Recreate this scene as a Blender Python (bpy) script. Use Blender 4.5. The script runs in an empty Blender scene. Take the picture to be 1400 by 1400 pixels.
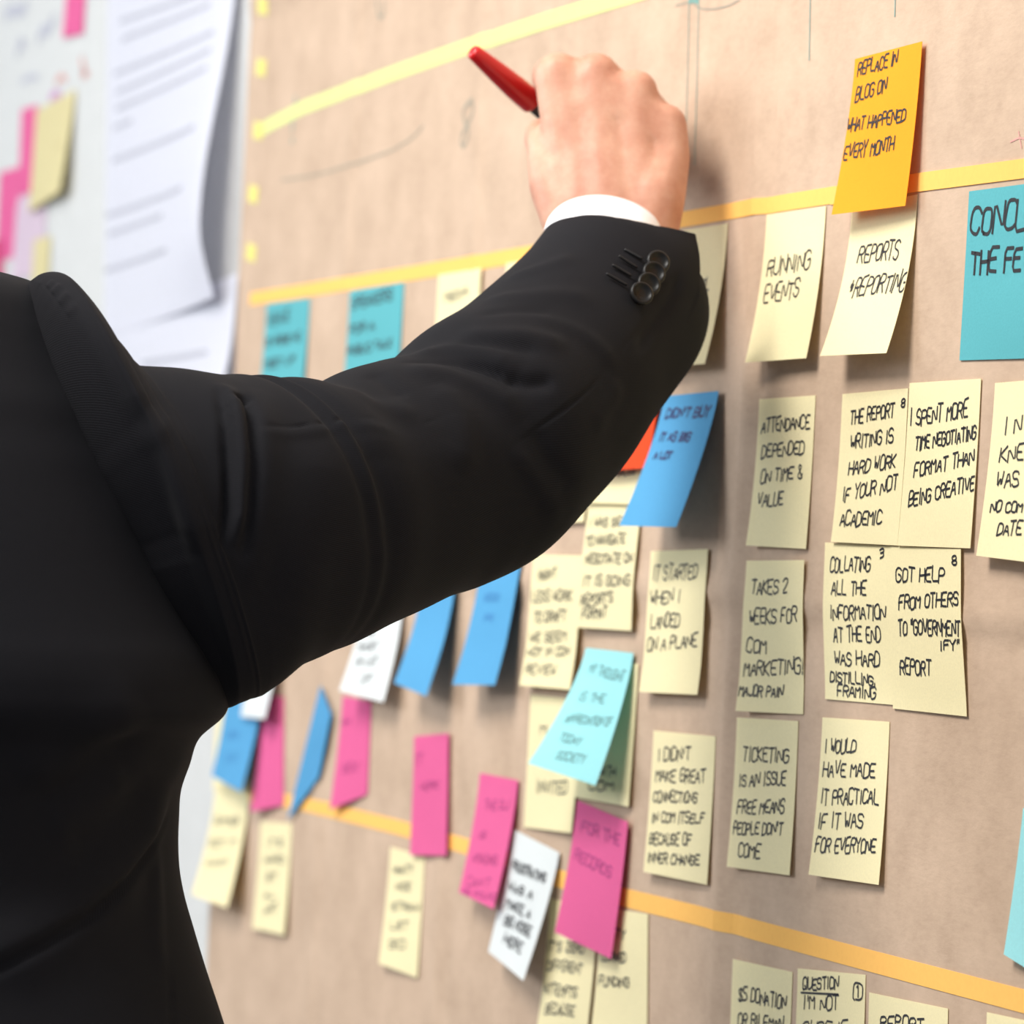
import bpy, bmesh, math, random
import numpy as np
from mathutils import Vector, Matrix

# ------------------------------------------------------------------ camera, world, lights
scene = bpy.context.scene
COL = scene.collection
random.seed(7)
cam_data = bpy.data.cameras.new('camera')
cam = bpy.data.objects.new('camera', cam_data)
COL.objects.link(cam)
cam_data.sensor_width = 36.0
cam_data.lens = 5362.0 / 1400 * 36
cam_data.clip_start = 0.02
cam.matrix_world = Matrix([[0.334615,-0.005975,0.942336,2.2164],[0.941185,-0.047697,-0.334509,-0.78677],[0.046946,0.998844,-0.010336,1.4],[0,0,0,1]])
cam_data.dof.use_dof = True
cam_data.dof.focus_distance = 1.79
cam_data.dof.aperture_fstop = 11.0
scene.camera = cam

world = bpy.data.worlds.new('world')
scene.world = world
world.use_nodes = True
world.node_tree.nodes['Background'].inputs[0].default_value = (0.92, 0.95, 1.0, 1)
world.node_tree.nodes['Background'].inputs[1].default_value = 0.6

def area_light(name, loc, target, sx, sy, power, color):
    l = bpy.data.lights.new(name, 'AREA')
    l.shape = 'RECTANGLE'; l.size = sx; l.size_y = sy
    l.energy = power; l.color = color
    o = bpy.data.objects.new(name, l)
    COL.objects.link(o)
    o.location = loc
    o.rotation_euler = (Vector(target) - Vector(loc)).to_track_quat('-Z', 'Y').to_euler()
    return o
area_light('ceiling_light_near', (0.55, -1.2, 2.85), (0.40, -0.1, 1.2), 0.8, 0.9, 66, (1.0, 0.965, 0.91))
area_light('window_light', (-1.6, -2.8, 2.75), (-0.5, 0.0, 1.5), 1.8, 1.8, 112, (0.89, 0.95, 1.0))
scene.view_settings.view_transform = 'Standard'
scene.view_settings.look = 'None'
scene.view_settings.exposure = 0.0
scene.view_settings.gamma = 1.0
scene.view_settings.use_curve_mapping = False

# ------------------------------------------------------------------ helpers
def link_mesh(name, verts, faces, material, parent=None, smooth=True):
    me = bpy.data.meshes.new(name)
    me.from_pydata([tuple(map(float, v)) for v in verts], [], faces)
    me.update()
    if smooth:
        me.polygons.foreach_set('use_smooth', [True] * len(me.polygons))
    ob = bpy.data.objects.new(name, me)
    if material: me.materials.append(material)
    COL.objects.link(ob)
    if parent is not None: ob.parent = parent
    return ob

def grid_faces(h, w, wrap=False):
    f = []
    for i in range(h - 1):
        for j in range(w if wrap else w - 1):
            k = (j + 1) % w
            f.append((i * w + j, i * w + k, (i + 1) * w + k, (i + 1) * w + j))
    return f

def tag(o, label=None, cat=None, group=None, kind=None):
    for k, v in (('label', label), ('category', cat), ('group', group), ('kind', kind)):
        if v: o[k] = v
    return o

def empty(name, loc):
    o = bpy.data.objects.new(name, None)
    COL.objects.link(o); o.location = loc
    o.empty_display_size = 0.05
    return o

def parent_keep(o, p):
    """parent at rest: mesh coordinates are in world space, the parent only translates"""
    o.parent = p
    o.matrix_parent_inverse = Matrix.Translation(-Vector(p.location))
    return o

def srgb(r, g, b):
    f = lambda c: ((c / 255 + 0.055) / 1.055) ** 2.4 if c / 255 > 0.04045 else c / 255 / 12.92
    return (f(r), f(g), f(b), 1)

def nodes_of(name):
    m = bpy.data.materials.new(name); m.use_nodes = True
    nt = m.node_tree
    return m, nt, nt.nodes['Principled BSDF']

def add_noise(nt, scale, detail=4, rough=0.6, vec='Object'):
    tc = nt.nodes.new('ShaderNodeTexCoord')
    nz = nt.nodes.new('ShaderNodeTexNoise')
    nz.inputs['Scale'].default_value = scale
    nz.inputs['Detail'].default_value = detail
    nz.inputs['Roughness'].default_value = rough
    nt.links.new(tc.outputs[vec], nz.inputs['Vector'])
    return nz

def ramp_mix(nt, fac, c0, c1, lo=0.3, hi=0.7):
    r = nt.nodes.new('ShaderNodeValToRGB')
    r.color_ramp.elements[0].position = lo; r.color_ramp.elements[0].color = c0
    r.color_ramp.elements[1].position = hi; r.color_ramp.elements[1].color = c1
    nt.links.new(fac, r.inputs[0])
    return r

def scale_col(c, k): return (c[0] * k, c[1] * k, c[2] * k, 1)

def bump(nt, bsdf, height, strength, dist=0.001):
    b = nt.nodes.new('ShaderNodeBump')
    b.inputs['Strength'].default_value = strength
    b.inputs['Distance'].default_value = dist
    nt.links.new(height, b.inputs['Height'])
    nt.links.new(b.outputs[0], bsdf.inputs['Normal'])

def paper_mat(name, col, translucent=0.3, scale=900, var=0.05):
    m, nt, b = nodes_of(name)
    nz = add_noise(nt, scale, 3)
    r = ramp_mix(nt, nz.outputs['Fac'], scale_col(col, 1 - var), scale_col(col, 1 + var))
    nt.links.new(r.outputs[0], b.inputs['Base Color'])
    b.inputs['Roughness'].default_value = 0.85
    b.inputs['Specular IOR Level'].default_value = 0.2
    bump(nt, b, nz.outputs['Fac'], 0.15, 0.0004)
    if translucent:
        t = nt.nodes.new('ShaderNodeBsdfTranslucent')
        t.inputs[0].default_value = col
        mx = nt.nodes.new('ShaderNodeMixShader')
        mx.inputs[0].default_value = translucent
        nt.links.new(b.outputs[0], mx.inputs[1]); nt.links.new(t.outputs[0], mx.inputs[2])
        nt.links.new(mx.outputs[0], nt.nodes['Material Output'].inputs[0])
    return m

def plain_mat(name, col, rough=0.6, spec=0.3, var=0.04, scale=60):
    m, nt, b = nodes_of(name)
    nz = add_noise(nt, scale, 3)
    r = ramp_mix(nt, nz.outputs['Fac'], scale_col(col, 1 - var), scale_col(col, 1 + var))
    nt.links.new(r.outputs[0], b.inputs['Base Color'])
    b.inputs['Roughness'].default_value = rough
    b.inputs['Specular IOR Level'].default_value = spec
    return m

PAPER = {k: paper_mat('paper_' + k, srgb(*c), t) for k, c, t in (
    ('yellow', (247, 236, 192), 0.22), ('orange', (253, 176, 48), 0.30), ('teal', (98, 180, 188), 0.18),
    ('aqua', (170, 232, 236), 0.28), ('blue', (88, 160, 206), 0.16), ('pink', (233, 107, 161), 0.25),
    ('white', (232, 236, 236), 0.25), ('redorange', (228, 78, 36), 0.2), ('olive', (226, 214, 166), 0.25),
    ('lilac', (220, 200, 214), 0.25), ('rose', (205, 70, 120), 0.2), ('sheet', (236, 236, 243), 0.42))}
INK = {k: plain_mat('ink_' + k, srgb(*c), 0.6, 0.3) for k, c in (
    ('black', (40, 40, 44)), ('navy', (42, 44, 96)), ('bluefaint', (58, 128, 186)), ('magenta', (176, 58, 122)),
    ('tealink', (92, 138, 136)), ('brown', (140, 104, 74)), ('grey', (176, 176, 186)), ('lilacpen', (190, 140, 180)), ('pencil', (150, 142, 126)),  # brown is used only to paint curl shade on an olive note
    ('tealpen', (110, 150, 142)), ('redpen', (206, 150, 142)))}

# ------------------------------------------------------------------ stroke lettering
GLYPH = {'A': '002640/1232', 'B': '00063645443303/334241300', 'C': '4536160501103041', 'D': '00062645412000', 'E': '46060040/0333',
 'F': '460600/0333', 'G': '45361605011030414323', 'H': '0006/4046/0343', 'I': '2026', 'J': '4641301001', 'K': '0006/460340',
 'L': '060040', 'M': '0006234640', 'N': '00064046', 'O': '100105163645413010', 'P': '00063645443303', 'Q': '100105163645413010/2240',
 'R': '00063645443303/2340', 'S': '453616050413334241301001', 'T': '0646/2620', 'U': '060110304146', 'V': '062046', 'W': '0610243046',
 'X': '0046/0640', 'Y': '062346/2320', 'Z': '06460040', '1': '152620', '2': '05163645440040', '3': '051636454433424130100/1333',
 '4': '30360242', '5': '46060333424130100', '8': '13040516364544331302011030414233', '$': '453616050413334241301001/2620', '&': '4005163501103042',
 '.': '2021', "'": '2624', '"': '1614/3634', '!': '2622/2021', '?': '051636454423/2021', '*': '1314/3234/2225', '_': '0040'}
GLYPH['B'] = '00063645443303/334241300000'
GLYPH['5'] = '460603334241301000'
GLYPH['3'] = '05163645443342413010/1333'
NARROW = {'I': 0.35, '.': 0.35, "'": 0.35, '!': 0.35, '1': 0.6, ' ': 0.55, '"': 0.6}

def glyph_strokes(ch):
    out = []
    for part in GLYPH.get(ch, '').split('/'):
        pts = [(int(part[i]) / 4.0, int(part[i + 1]) / 6.0) for i in range(0, len(part) - 1, 2)]
        if len(pts) > 1: out.append(pts)
    return out

def text_strokes(text, x0, y0, x1, y1, h, rng, slant=0.22, rough=0.06):
    """polylines in a 2D page frame (y down); the line runs from (x0,y0) to (x1,y1) on the baseline"""
    adv = [NARROW.get(c, 1.0) for c in text]
    total = sum(adv) + 0.22 * (len(text) - 1)
    L = math.hypot(x1 - x0, y1 - y0)
    ux, uy = (x1 - x0) / L, (y1 - y0) / L
    k = L / total
    pos, strokes = 0.0, []
    for c, a in zip(text, adv):
        dx, dy = rng.uniform(-.04, .04) * k, rng.uniform(-.06, .06) * h
        sh = 1 + rng.uniform(-.1, .1)
        sl = slant + rng.uniform(-.08, .08)
        for st in glyph_strokes(c):
            pts = []
            for gx, gy in st:
                if a < 1: gx = 0.5 + (gx - 0.5) * (1 if c in '1"' else 0.4)
                gx += rng.uniform(-rough, rough); gy += rng.uniform(-rough, rough) * 0.7
                lx = (pos + gx * a) * k + dx + sl * gy * h * 0.45
                ly = gy * h * sh + dy
                pts.append((x0 + ux * lx + uy * ly, y0 + uy * lx - ux * ly))
            strokes.append(pts)
        pos += a + 0.22
    return strokes

def print_line(x0, y0, x1, y1, h, rng):
    """a line of small print too far away to read: word-length strokes"""
    L = math.hypot(x1 - x0, y1 - y0); p = 0.0; out = []
    while p < L:
        n = min(rng.uniform(8, 34), L - p)
        out.append([(x0 + (x1 - x0) * q / L, y0 + (y1 - y0) * q / L - h * .3) for q in (p, p + n)])
        p += n + 5
    return out

def chaikin(p):
    if len(p) < 3: return p
    q = [p[0]]
    for a, b in zip(p[:-1], p[1:]):
        q += [(a[0] * .8 + b[0] * .2, a[1] * .8 + b[1] * .2), (a[0] * .2 + b[0] * .8, a[1] * .2 + b[1] * .8)]
    return q + [p[-1]]

def ribbons(strokes, width, place, step=3.0):
    V, Fc = [], []
    for st in strokes:
        p = chaikin(st)
        q = [p[0]]
        for a, b in zip(p[:-1], p[1:]):
            n = max(1, int(math.hypot(b[0] - a[0], b[1] - a[1]) / step))
            q += [(a[0] + (b[0] - a[0]) * i / n, a[1] + (b[1] - a[1]) * i / n) for i in range(1, n + 1)]
        base = len(V)
        for i, c in enumerate(q):
            a, b = q[max(0, i - 1)], q[min(len(q) - 1, i + 1)]
            tx, ty = b[0] - a[0], b[1] - a[1]
            l = math.hypot(tx, ty) or 1
            tx, ty = tx / l, ty / l
            if i == 0: c = (c[0] - tx * width * .4, c[1] - ty * width * .4)
            if i == len(q) - 1: c = (c[0] + tx * width * .4, c[1] + ty * width * .4)
            w = width * .5
            V.append(place(c[0] - ty * w, c[1] + tx * w)); V.append(place(c[0] + ty * w, c[1] - tx * w))
            if i: Fc.append((base + 2 * i - 2, base + 2 * i, base + 2 * i + 1, base + 2 * i - 1))
    return V, Fc

# ------------------------------------------------------------------ the room
def box(name, lo, hi, m, parent=None):
    (a, b, c), (d, e, f) = lo, hi
    v = [(a, b, c), (d, b, c), (d, e, c), (a, e, c), (a, b, f), (d, b, f), (d, e, f), (a, e, f)]
    fc = [(0, 3, 2, 1), (4, 5, 6, 7), (0, 1, 5, 4), (1, 2, 6, 5), (2, 3, 7, 6), (3, 0, 4, 7)]
    return link_mesh(name, v, fc, m, parent, False)

wall_m, nt, b = nodes_of('white_wall_paint')
nz = add_noise(nt, 40, 4)
r = ramp_mix(nt, nz.outputs['Fac'], srgb(197, 197, 195), srgb(203, 203, 201))
nt.links.new(r.outputs[0], b.inputs['Base Color']); b.inputs['Roughness'].default_value = 0.7
bump(nt, b, nz.outputs['Fac'], 0.1)
tag(box('wall_back', (-4.0, 0.0, 0.0), (3.2, 0.12, 3.0), wall_m), kind='structure')
tag(box('baseboard_back', (-4.0, -0.014, 0.0), (3.2, -0.0005, 0.09), plain_mat('baseboard_paint', srgb(225, 225, 222), 0.5)), kind='structure')
fl, nt, b = nodes_of('grey_carpet')
nz = add_noise(nt, 350, 5, 0.7)
r = ramp_mix(nt, nz.outputs['Fac'], srgb(92, 92, 94), srgb(128, 127, 126))
nt.links.new(r.outputs[0], b.inputs['Base Color']); b.inputs['Roughness'].default_value = 0.95
tag(box('floor', (-4.0, -4.0, -0.1), (3.2, 0.12, 0.0), fl), kind='structure')
tag(box('ceiling', (-4.0, -4.0, 3.0), (3.2, 0.12, 3.1), plain_mat('ceiling_paint', srgb(235, 235, 233), 0.8)), kind='structure')

wall_back = bpy.data.objects['wall_back']
for wid, ink, lines in [(0.012,'grey',[[(-1.5321,1.8963),(-1.5066,1.9004),(-1.4721,1.8923),(-1.4408,1.8956)]]),(0.012,'grey',[[(-1.3763,1.8581),(-1.3595,1.8658),(-1.3399,1.8596),(-1.318,1.8693)]]),(0.01,'grey',[[(-1.4698,1.8528),(-1.4595,1.8643),(-1.4389,1.8579)]]),(0.006,'grey',[[(-1.444,1.8237),(-1.4,1.8249),(-1.3743,1.821)]]),(0.007,'redpen',[[(-1.1973,1.8192),(-1.1845,1.8114),(-1.1943,1.8046),(-1.172,1.805)]]),(0.006,'redpen',[[(-1.2932,1.809),(-1.2763,1.8127),(-1.2578,1.8082)]]),(0.008,'lilacpen',[[(-1.3143,1.7963),(-1.2969,1.7987),(-1.2785,1.7956)]])]:     # faint marker scrawls on the white wall
    V, Fc = ribbons(lines, wid, lambda x, z: (x, -0.0005, z), 0.008)
    link_mesh('marker_scrawl', V, Fc, INK[ink], wall_back, False)

# ------------------------------------------------------------------ kraft paper on the wall
KX0, KX1, KZ0, KZ1 = -0.632, 1.15, 0.55, 2.1
def kraft_relief(x, z):
    """height off the wall in metres: fold creases and a gentle waviness"""
    x = np.asarray(x, float); z = np.asarray(z, float)
    h = 0.0022 + 0.0004 * np.sin(7 * x + 3 * z + 1.2 * np.sin(5 * z)) + 0.0003 * np.sin(13 * x - 6 * z + 2)
    def fold(d, w, a): return a * np.exp(-np.abs(d) / w)
    for cx, a in ((0.357, 0.0032), (0.765, 0.0018), (-0.09, 0.0020), (-0.36, 0.0014)):
        h = h + fold(x - cx - 0.004 * np.sin(9 * z), 0.012, a) - fold(x - cx - 0.018, 0.008, a * 0.75)
    for cz, a in ((1.383, 0.0022), (1.80, 0.0014), (0.96, 0.0014)):
        h = h + fold(z - cz - 0.003 * np.sin(8 * x), 0.009, a) - fold(z - cz + 0.012, 0.007, a * 0.6)
    return np.maximum(h, 0.0010)

km, nt, b = nodes_of('kraft_paper')
nz = add_noise(nt, 300, 6, 0.7)
for nd in [n for n in nt.nodes if n.bl_idname == 'ShaderNodeTexNoise']:
    mpk = nt.nodes.new('ShaderNodeMapping'); mpk.inputs['Scale'].default_value = (0.42, 1, 1)
    nt.links.new(nd.inputs['Vector'].links[0].from_socket, mpk.inputs['Vector']); nt.links.new(mpk.outputs[0], nd.inputs['Vector'])
nz2 = add_noise(nt, 22, 4, 0.6)
mxn = nt.nodes.new('ShaderNodeMath'); mxn.operation = 'MULTIPLY_ADD'
nt.links.new(nz.outputs['Fac'], mxn.inputs[0]); mxn.inputs[1].default_value = 0.55
nt.links.new(nz2.outputs['Fac'], mxn.inputs[2])
r = ramp_mix(nt, mxn.outputs[0], srgb(174, 149, 127), srgb(199, 173, 150), 0.45, 1.05)
nt.links.new(r.outputs[0], b.inputs['Base Color'])
b.inputs['Roughness'].default_value = 0.75; b.inputs['Specular IOR Level'].default_value = 0.25
bump(nt, b, nz.outputs['Fac'], 0.25, 0.0006)
nxk, nzk = 420, 300
gx, gz = np.meshgrid(np.linspace(KX0, KX1, nxk), np.linspace(KZ0, KZ1, nzk))
hk = kraft_relief(gx, gz)
front = np.stack([gx, -hk, gz], -1).reshape(-1, 3)
back = front.copy(); back[:, 1] = front[:, 1] + 0.0005
fcs = grid_faces(nzk, nxk)
off = len(front)
edge = [i for i in range(nxk)] + [i * nxk + nxk - 1 for i in range(1, nzk)] + [(nzk - 1) * nxk + i for i in range(nxk - 2, -1, -1)] + [i * nxk for i in range(nzk - 2, 0, -1)]
side = [(edge[(i + 1) % len(edge)], edge[i], edge[i] + off, edge[(i + 1) % len(edge)] + off) for i in range(len(edge))]
kraft = link_mesh('kraft_paper', np.vstack([front, back]), fcs + [tuple(q + off for q in reversed(f)) for f in fcs] + side, km)
tag(kraft, 'large sheet of creased brown kraft paper hung over the white wall', 'paper')

def on_kraft(lift=0.0003):
    return lambda x, z: (x, -float(kraft_relief(x, z)) - lift, z)

def pen_marks(name, lines, width, ink):
    V, Fc = ribbons(lines, width, on_kraft(0.00025), 0.008)
    parent_keep(link_mesh(name, V, Fc, INK[ink], None, False), kraft)
for nm, w, ink, lines in [('pen_line',0.0009,'tealpen',[[(0.2545,1.71),(0.2587,1.6503),(0.2598,1.5989)]]),('pen_line',0.0009,'tealpen',[[(0.2687,1.7043),(0.2719,1.6529),(0.2738,1.6116)]]),('pen_line',0.0009,'tealpen',[[(0.4159,1.6904),(0.4183,1.6528)]]),('pen_line',0.0009,'tealpen',[[(0.5158,1.6784),(0.5166,1.6636)]]),('pen_scribble',0.0011,'pencil',[[(0.2356,1.7011),(0.2566,1.701),(0.2708,1.6954),(0.2885,1.693),(0.3087,1.6922),(0.3253,1.6937)]]),('pen_scribble',0.003,'tealpen',[[(0.2556,1.7011),(0.2618,1.7012),(0.2682,1.6996)]]),('pen_arc',0.0014,'pencil',[[(-0.5268,1.6626),(-0.443,1.6595),(-0.3224,1.6609),(-0.258,1.6631),(-0.2199,1.6682),(-0.2009,1.6737)]]),('pen_figure',0.003,'pencil',[[(-0.1043,1.6818),(-0.122,1.677),(-0.1181,1.6697),(-0.1056,1.6617),(-0.1169,1.6521),(-0.125,1.6588),(-0.1066,1.6687),(-0.099,1.6749),(-0.1043,1.6818)]]),('pen_figure',0.003,'tealpen',[[(-0.5007,1.7204),(-0.504,1.7064),(-0.5062,1.6971)],[(-0.5032,1.6905),(-0.5047,1.6885)]]),('pen_figure',0.003,'pencil',[[(-0.3163,1.769),(-0.3095,1.7563),(-0.298,1.756),(-0.2996,1.7661)]]),('pen_scribble',0.0008,'redpen',[[(0.6456,1.5929),(0.654,1.5941),(0.659,1.5931)],[(0.653,1.5968),(0.6566,1.5894)],[(0.6594,1.5898),(0.6674,1.5943)]])]:
    pen_marks(nm, lines, w, ink)

# ------------------------------------------------------------------ tapes
tape_m = {'orange': paper_mat('tape_orange', srgb(255, 196, 106), 0.1, 300, 0.03), 'lime': paper_mat('tape_lime', srgb(220, 229, 150), 0.1, 300, 0.04),
          'yellow': paper_mat('tape_yellow', srgb(228, 219, 130), 0.1, 300, 0.03)}
def tape(name, pts, wid, mat, label, lift=0.0, group=None):
    """pts along the middle of the strip in wall metres"""
    P = [pts[0]]
    for a, b in zip(pts[:-1], pts[1:]):
        n = max(1, int(math.hypot(b[0] - a[0], b[1] - a[1]) / 0.006))
        P += [(a[0] + (b[0] - a[0]) * i / n, a[1] + (b[1] - a[1]) * i / n) for i in range(1, n + 1)]
    V, Fc = [], []
    for i, c in enumerate(P):
        a, b = P[max(0, i - 4)], P[min(len(P) - 1, i + 4)]
        tx, tz = b[0] - a[0], b[1] - a[1]
        l = math.hypot(tx, tz); tx, tz = tx / l, tz / l
        for k in (-.5, -.17, .17, .5):
            x, z = c[0] - tz * wid * k, c[1] + tx * wid * k
            y = -float(kraft_relief(x, z)) if x > KX0 else -0.0003
            V.append((x, y - 0.0003 - lift, z))
        for k in (.5, -.5):
            x, z = c[0] - tz * wid * k, c[1] + tx * wid * k
            y = -float(kraft_relief(x, z)) if x > KX0 else -0.0003
            V.append((x, y - 0.00005, z))
    m = 6
    for i in range(len(P) - 1):
        for k in range(m):
            Fc.append((i * m + k, (i + 1) * m + k, (i + 1) * m + (k + 1) % m, i * m + (k + 1) % m))
    Fc += [tuple(range(m)), tuple(reversed(range((len(P) - 1) * m, len(P) * m)))]
    o = link_mesh(name, V, Fc, tape_m[mat], None, False)
    return tag(o, label, 'tape', group)
for args in [
 ('masking_tape',[(-0.5962,1.579),(-0.2608,1.5784),(0.0646,1.5786)],0.0095,'orange','left upper strip of orange tape,running behind the raised forearm'),
 ('masking_tape',[(0.2502,1.583),(0.3365,1.5832),(0.4581,1.5826)],0.0085,'orange','upper strip of orange tape right of the hand,up to the bright orange note',0.0001),
 ('masking_tape',[(0.4529,1.5823),(0.5479,1.5818),(0.6674,1.5798),(0.7283,1.5791)],0.0088,'orange','upper strip of orange tape above the large teal note',0.0003),
 ('masking_tape',[(-0.6347,1.2102),(-0.4602,1.2172),(-0.379,1.2193),(-0.1897,1.2201),(-0.0442,1.2195),(0.0359,1.2186)],0.0095,'orange','left lower strip of orange tape behind the pink notes'),
 ('masking_tape',[(0.0931,1.2153),(0.2269,1.2146),(0.3706,1.2162),(0.5471,1.2166),(0.6965,1.2169),(0.763,1.2169)],0.0102,'orange','right lower strip of orange tape above the bottom row of notes'),
 ('masking_tape',[(-0.602,1.7031),(-0.5593,1.7065),(-0.4807,1.7112),(-0.2835,1.7147),(-0.1164,1.7165)],0.0098,'lime','lime yellow tape strip from the kraft edge to the marker'),
 ('masking_tape',[(-0.1277,1.7164),(0.0181,1.7167),(0.1511,1.7154),(0.2706,1.7143)],0.0098,'lime','lime yellow tape strip running out of the top of the picture above the hand',0.0001),
 ('tape_tab',[(-0.5955,1.8034),(-0.5974,1.7911)],0.024,'yellow','small yellow tape tab on the kraft edge,topmost',0.0004,'yellow tape tabs on the kraft edge'),
 ('tape_tab',[(-0.5935,1.7574),(-0.5953,1.7451)],0.024,'yellow','small yellow tape tab on the kraft edge,second from the top',0.0004,'yellow tape tabs on the kraft edge'),
 ('tape_tab',[(-0.5933,1.7106),(-0.5951,1.6982)],0.024,'yellow','small yellow tape tab on the kraft edge,where the lime tape starts',0.0004,'yellow tape tabs on the kraft edge'),
 ('tape_tab',[(-0.599,1.6636),(-0.6009,1.6512)],0.024,'yellow','small yellow tape tab on the kraft edge,fourth from the top',0.0004,'yellow tape tabs on the kraft edge'),
 ('tape_tab',[(-0.5974,1.6199),(-0.5992,1.6075)],0.024,'yellow','small yellow tape tab on the kraft edge,lowest,just above the orange tape',0.0004,'yellow tape tabs on the kraft edge')]:
    tape(*args)

# ------------------------------------------------------------------ notes and sheets
def note(name, cat, group, rec, nu=14, nv=22, bow=0.0):
    col, x0, z0, tilt, w, dl, dr, ll, lr, el, er, layer, p, ink, sw, lines, label, g2 = rec
    rng = random.Random(label)
    t = math.radians(tilt)
    ux, uz = math.cos(t), math.sin(t)
    w, dl, dr, ll, lr, el, er, layer = (v * 1e-3 for v in (w, dl, dr, ll, lr, el, er, layer))
    wave = rng.uniform(-.0007, .0007)
    def base(x, z): return float(kraft_relief(x, z)) if x > KX0 else 0.0004
    dm = (dl + dr) / 2
    vs = np.linspace(0, 1, 41)      # the paper bridges the creases under it: a smooth envelope over the kraft
    m = np.array([max(base(x0 + ux * w * s + uz * dm * v, z0 + uz * w * s - ux * dm * v) for s in (0, .12, .25, .38, .5, .62, .75, .88, 1)) for v in vs])
    mp_ = np.pad(m, 9, mode='edge')
    m = np.array([mp_[i:i + 19].max() for i in range(41)])
    mp_ = np.pad(m, 9, mode='edge')
    m = np.array([mp_[i:i + 19].mean() for i in range(41)]) + 0.0001
    def surf(s, v, up=0.0):
        d = (dl * (1 - s) + dr * s) * v
        e = (el * (1 - s) + er * s) * v
        x = x0 + ux * (s * w + e) + uz * d
        z = z0 + uz * (s * w + e) - ux * d
        h = (ll * (1 - s) + lr * s) * (v ** p) + wave * math.sin(3.1 * s) * math.sin(6 * v)
        h += bow * (s ** 3) * math.exp(-((v - .84) / (.36 if v < .84 else .18)) ** 2)
        return Vector((x, -(float(np.interp(v, vs, m)) + layer + max(h, 0.0)) - up, z))
    V = [surf(i / nu, j / nv) for j in range(nv + 1) for i in range(nu + 1)]
    F0 = [tuple(reversed(f)) for f in grid_faces(nv + 1, nu + 1)]
    n = len(V); th = 0.00018
    V += [v + Vector((0, th, 0)) for v in V]
    rim = [i for i in range(nu + 1)] + [j * (nu + 1) + nu for j in range(1, nv + 1)] + [nv * (nu + 1) + i for i in range(nu - 1, -1, -1)] + [j * (nu + 1) for j in range(nv - 1, 0, -1)]
    F1 = F0 + [tuple(q + n for q in reversed(f)) for f in F0] + [(rim[i], rim[(i + 1) % len(rim)], rim[(i + 1) % len(rim)] + n, rim[i] + n) for i in range(len(rim))]
    org = Vector((x0, 0, z0))
    ob = link_mesh(name, [v - org for v in V], F1, PAPER[col])
    ob.data.polygons.foreach_set('use_smooth', [k < 2 * len(F0) for k in range(len(F1))])
    ob.data.set_sharp_from_angle(angle=0.9); ob.data.update()
    ob.location = org
    tag(ob, label, cat, group)
    if lines:
        H = (dl + dr) / 2
        strokes = []
        for (s, a, b, c, d, h) in lines:
            strokes += print_line(a * w * 1e3, b * H * 1e3, c * w * 1e3, d * H * 1e3, h, rng) if s == '~' else text_strokes(s, a * w * 1e3, b * H * 1e3, c * w * 1e3, d * H * 1e3, h, rng, 0.25, 0.075)
        def place(px, py):
            s = min(max(px / 1e3 / w, 0.005), .995); v = min(max(py / 1e3 / H, 0.005), 0.995)
            return surf(s, v, 0.00022) - org
        Vt, Ft = ribbons(strokes, sw, place)
        link_mesh('printed_text' if cat == 'sheet' else 'handwriting_or_shade', Vt, Ft, INK[ink], ob, False)  # written lines, except on one olive note, where the strokes paint shade
    return ob

GROUP = {'yellow': 'pale yellow sticky notes', 'pink': 'pink sticky notes', 'blue': 'blue sticky notes', 'white': 'white sticky notes',
         'teal': 'teal sticky notes', 'aqua': 'light aqua sticky notes'}
for rec in [
 ('sheet',-1.1104,1.964,-2.9,444.9,393.9,357.9,0.2,0.2,82.2,30.4,3,2.6,'grey',4.4,[('~',0.106,0.323,0.802,0.329,5.3),('~',0.127,0.365,0.806,0.36,5.3),('~',0.069,0.435,0.854,0.425,5.3),('~',0.083,0.477,0.848,0.462,5.3),('~',0.085,0.514,0.831,0.499,5.3),('~',0.069,0.554,0.216,0.551,5.3),('~',0.06,0.625,0.782,0.621,5.3),('~',0.015,0.741,0.698,0.744,5.3),('~',0.036,0.783,0.511,0.784,5.3),('~',0.008,0.86,0.559,0.863,5.3)],'white printed paper sheet with curled right edge on the white wall',None),
 ('sheet',-1.0473,1.5802,2.7,415.5,187.4,179.3,0.2,3.1,8.2,0.0,0.8,2.2,'grey',4.4,[('~',0.327,0.26,0.823,0.305,5.3)],'blank lower white paper sheet hanging below the printed sheet',None)]:
    note('paper_sheet', 'sheet', None, rec, 30, 40, 0.025 if 'printed' in rec[-2] else 0.0)
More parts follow.
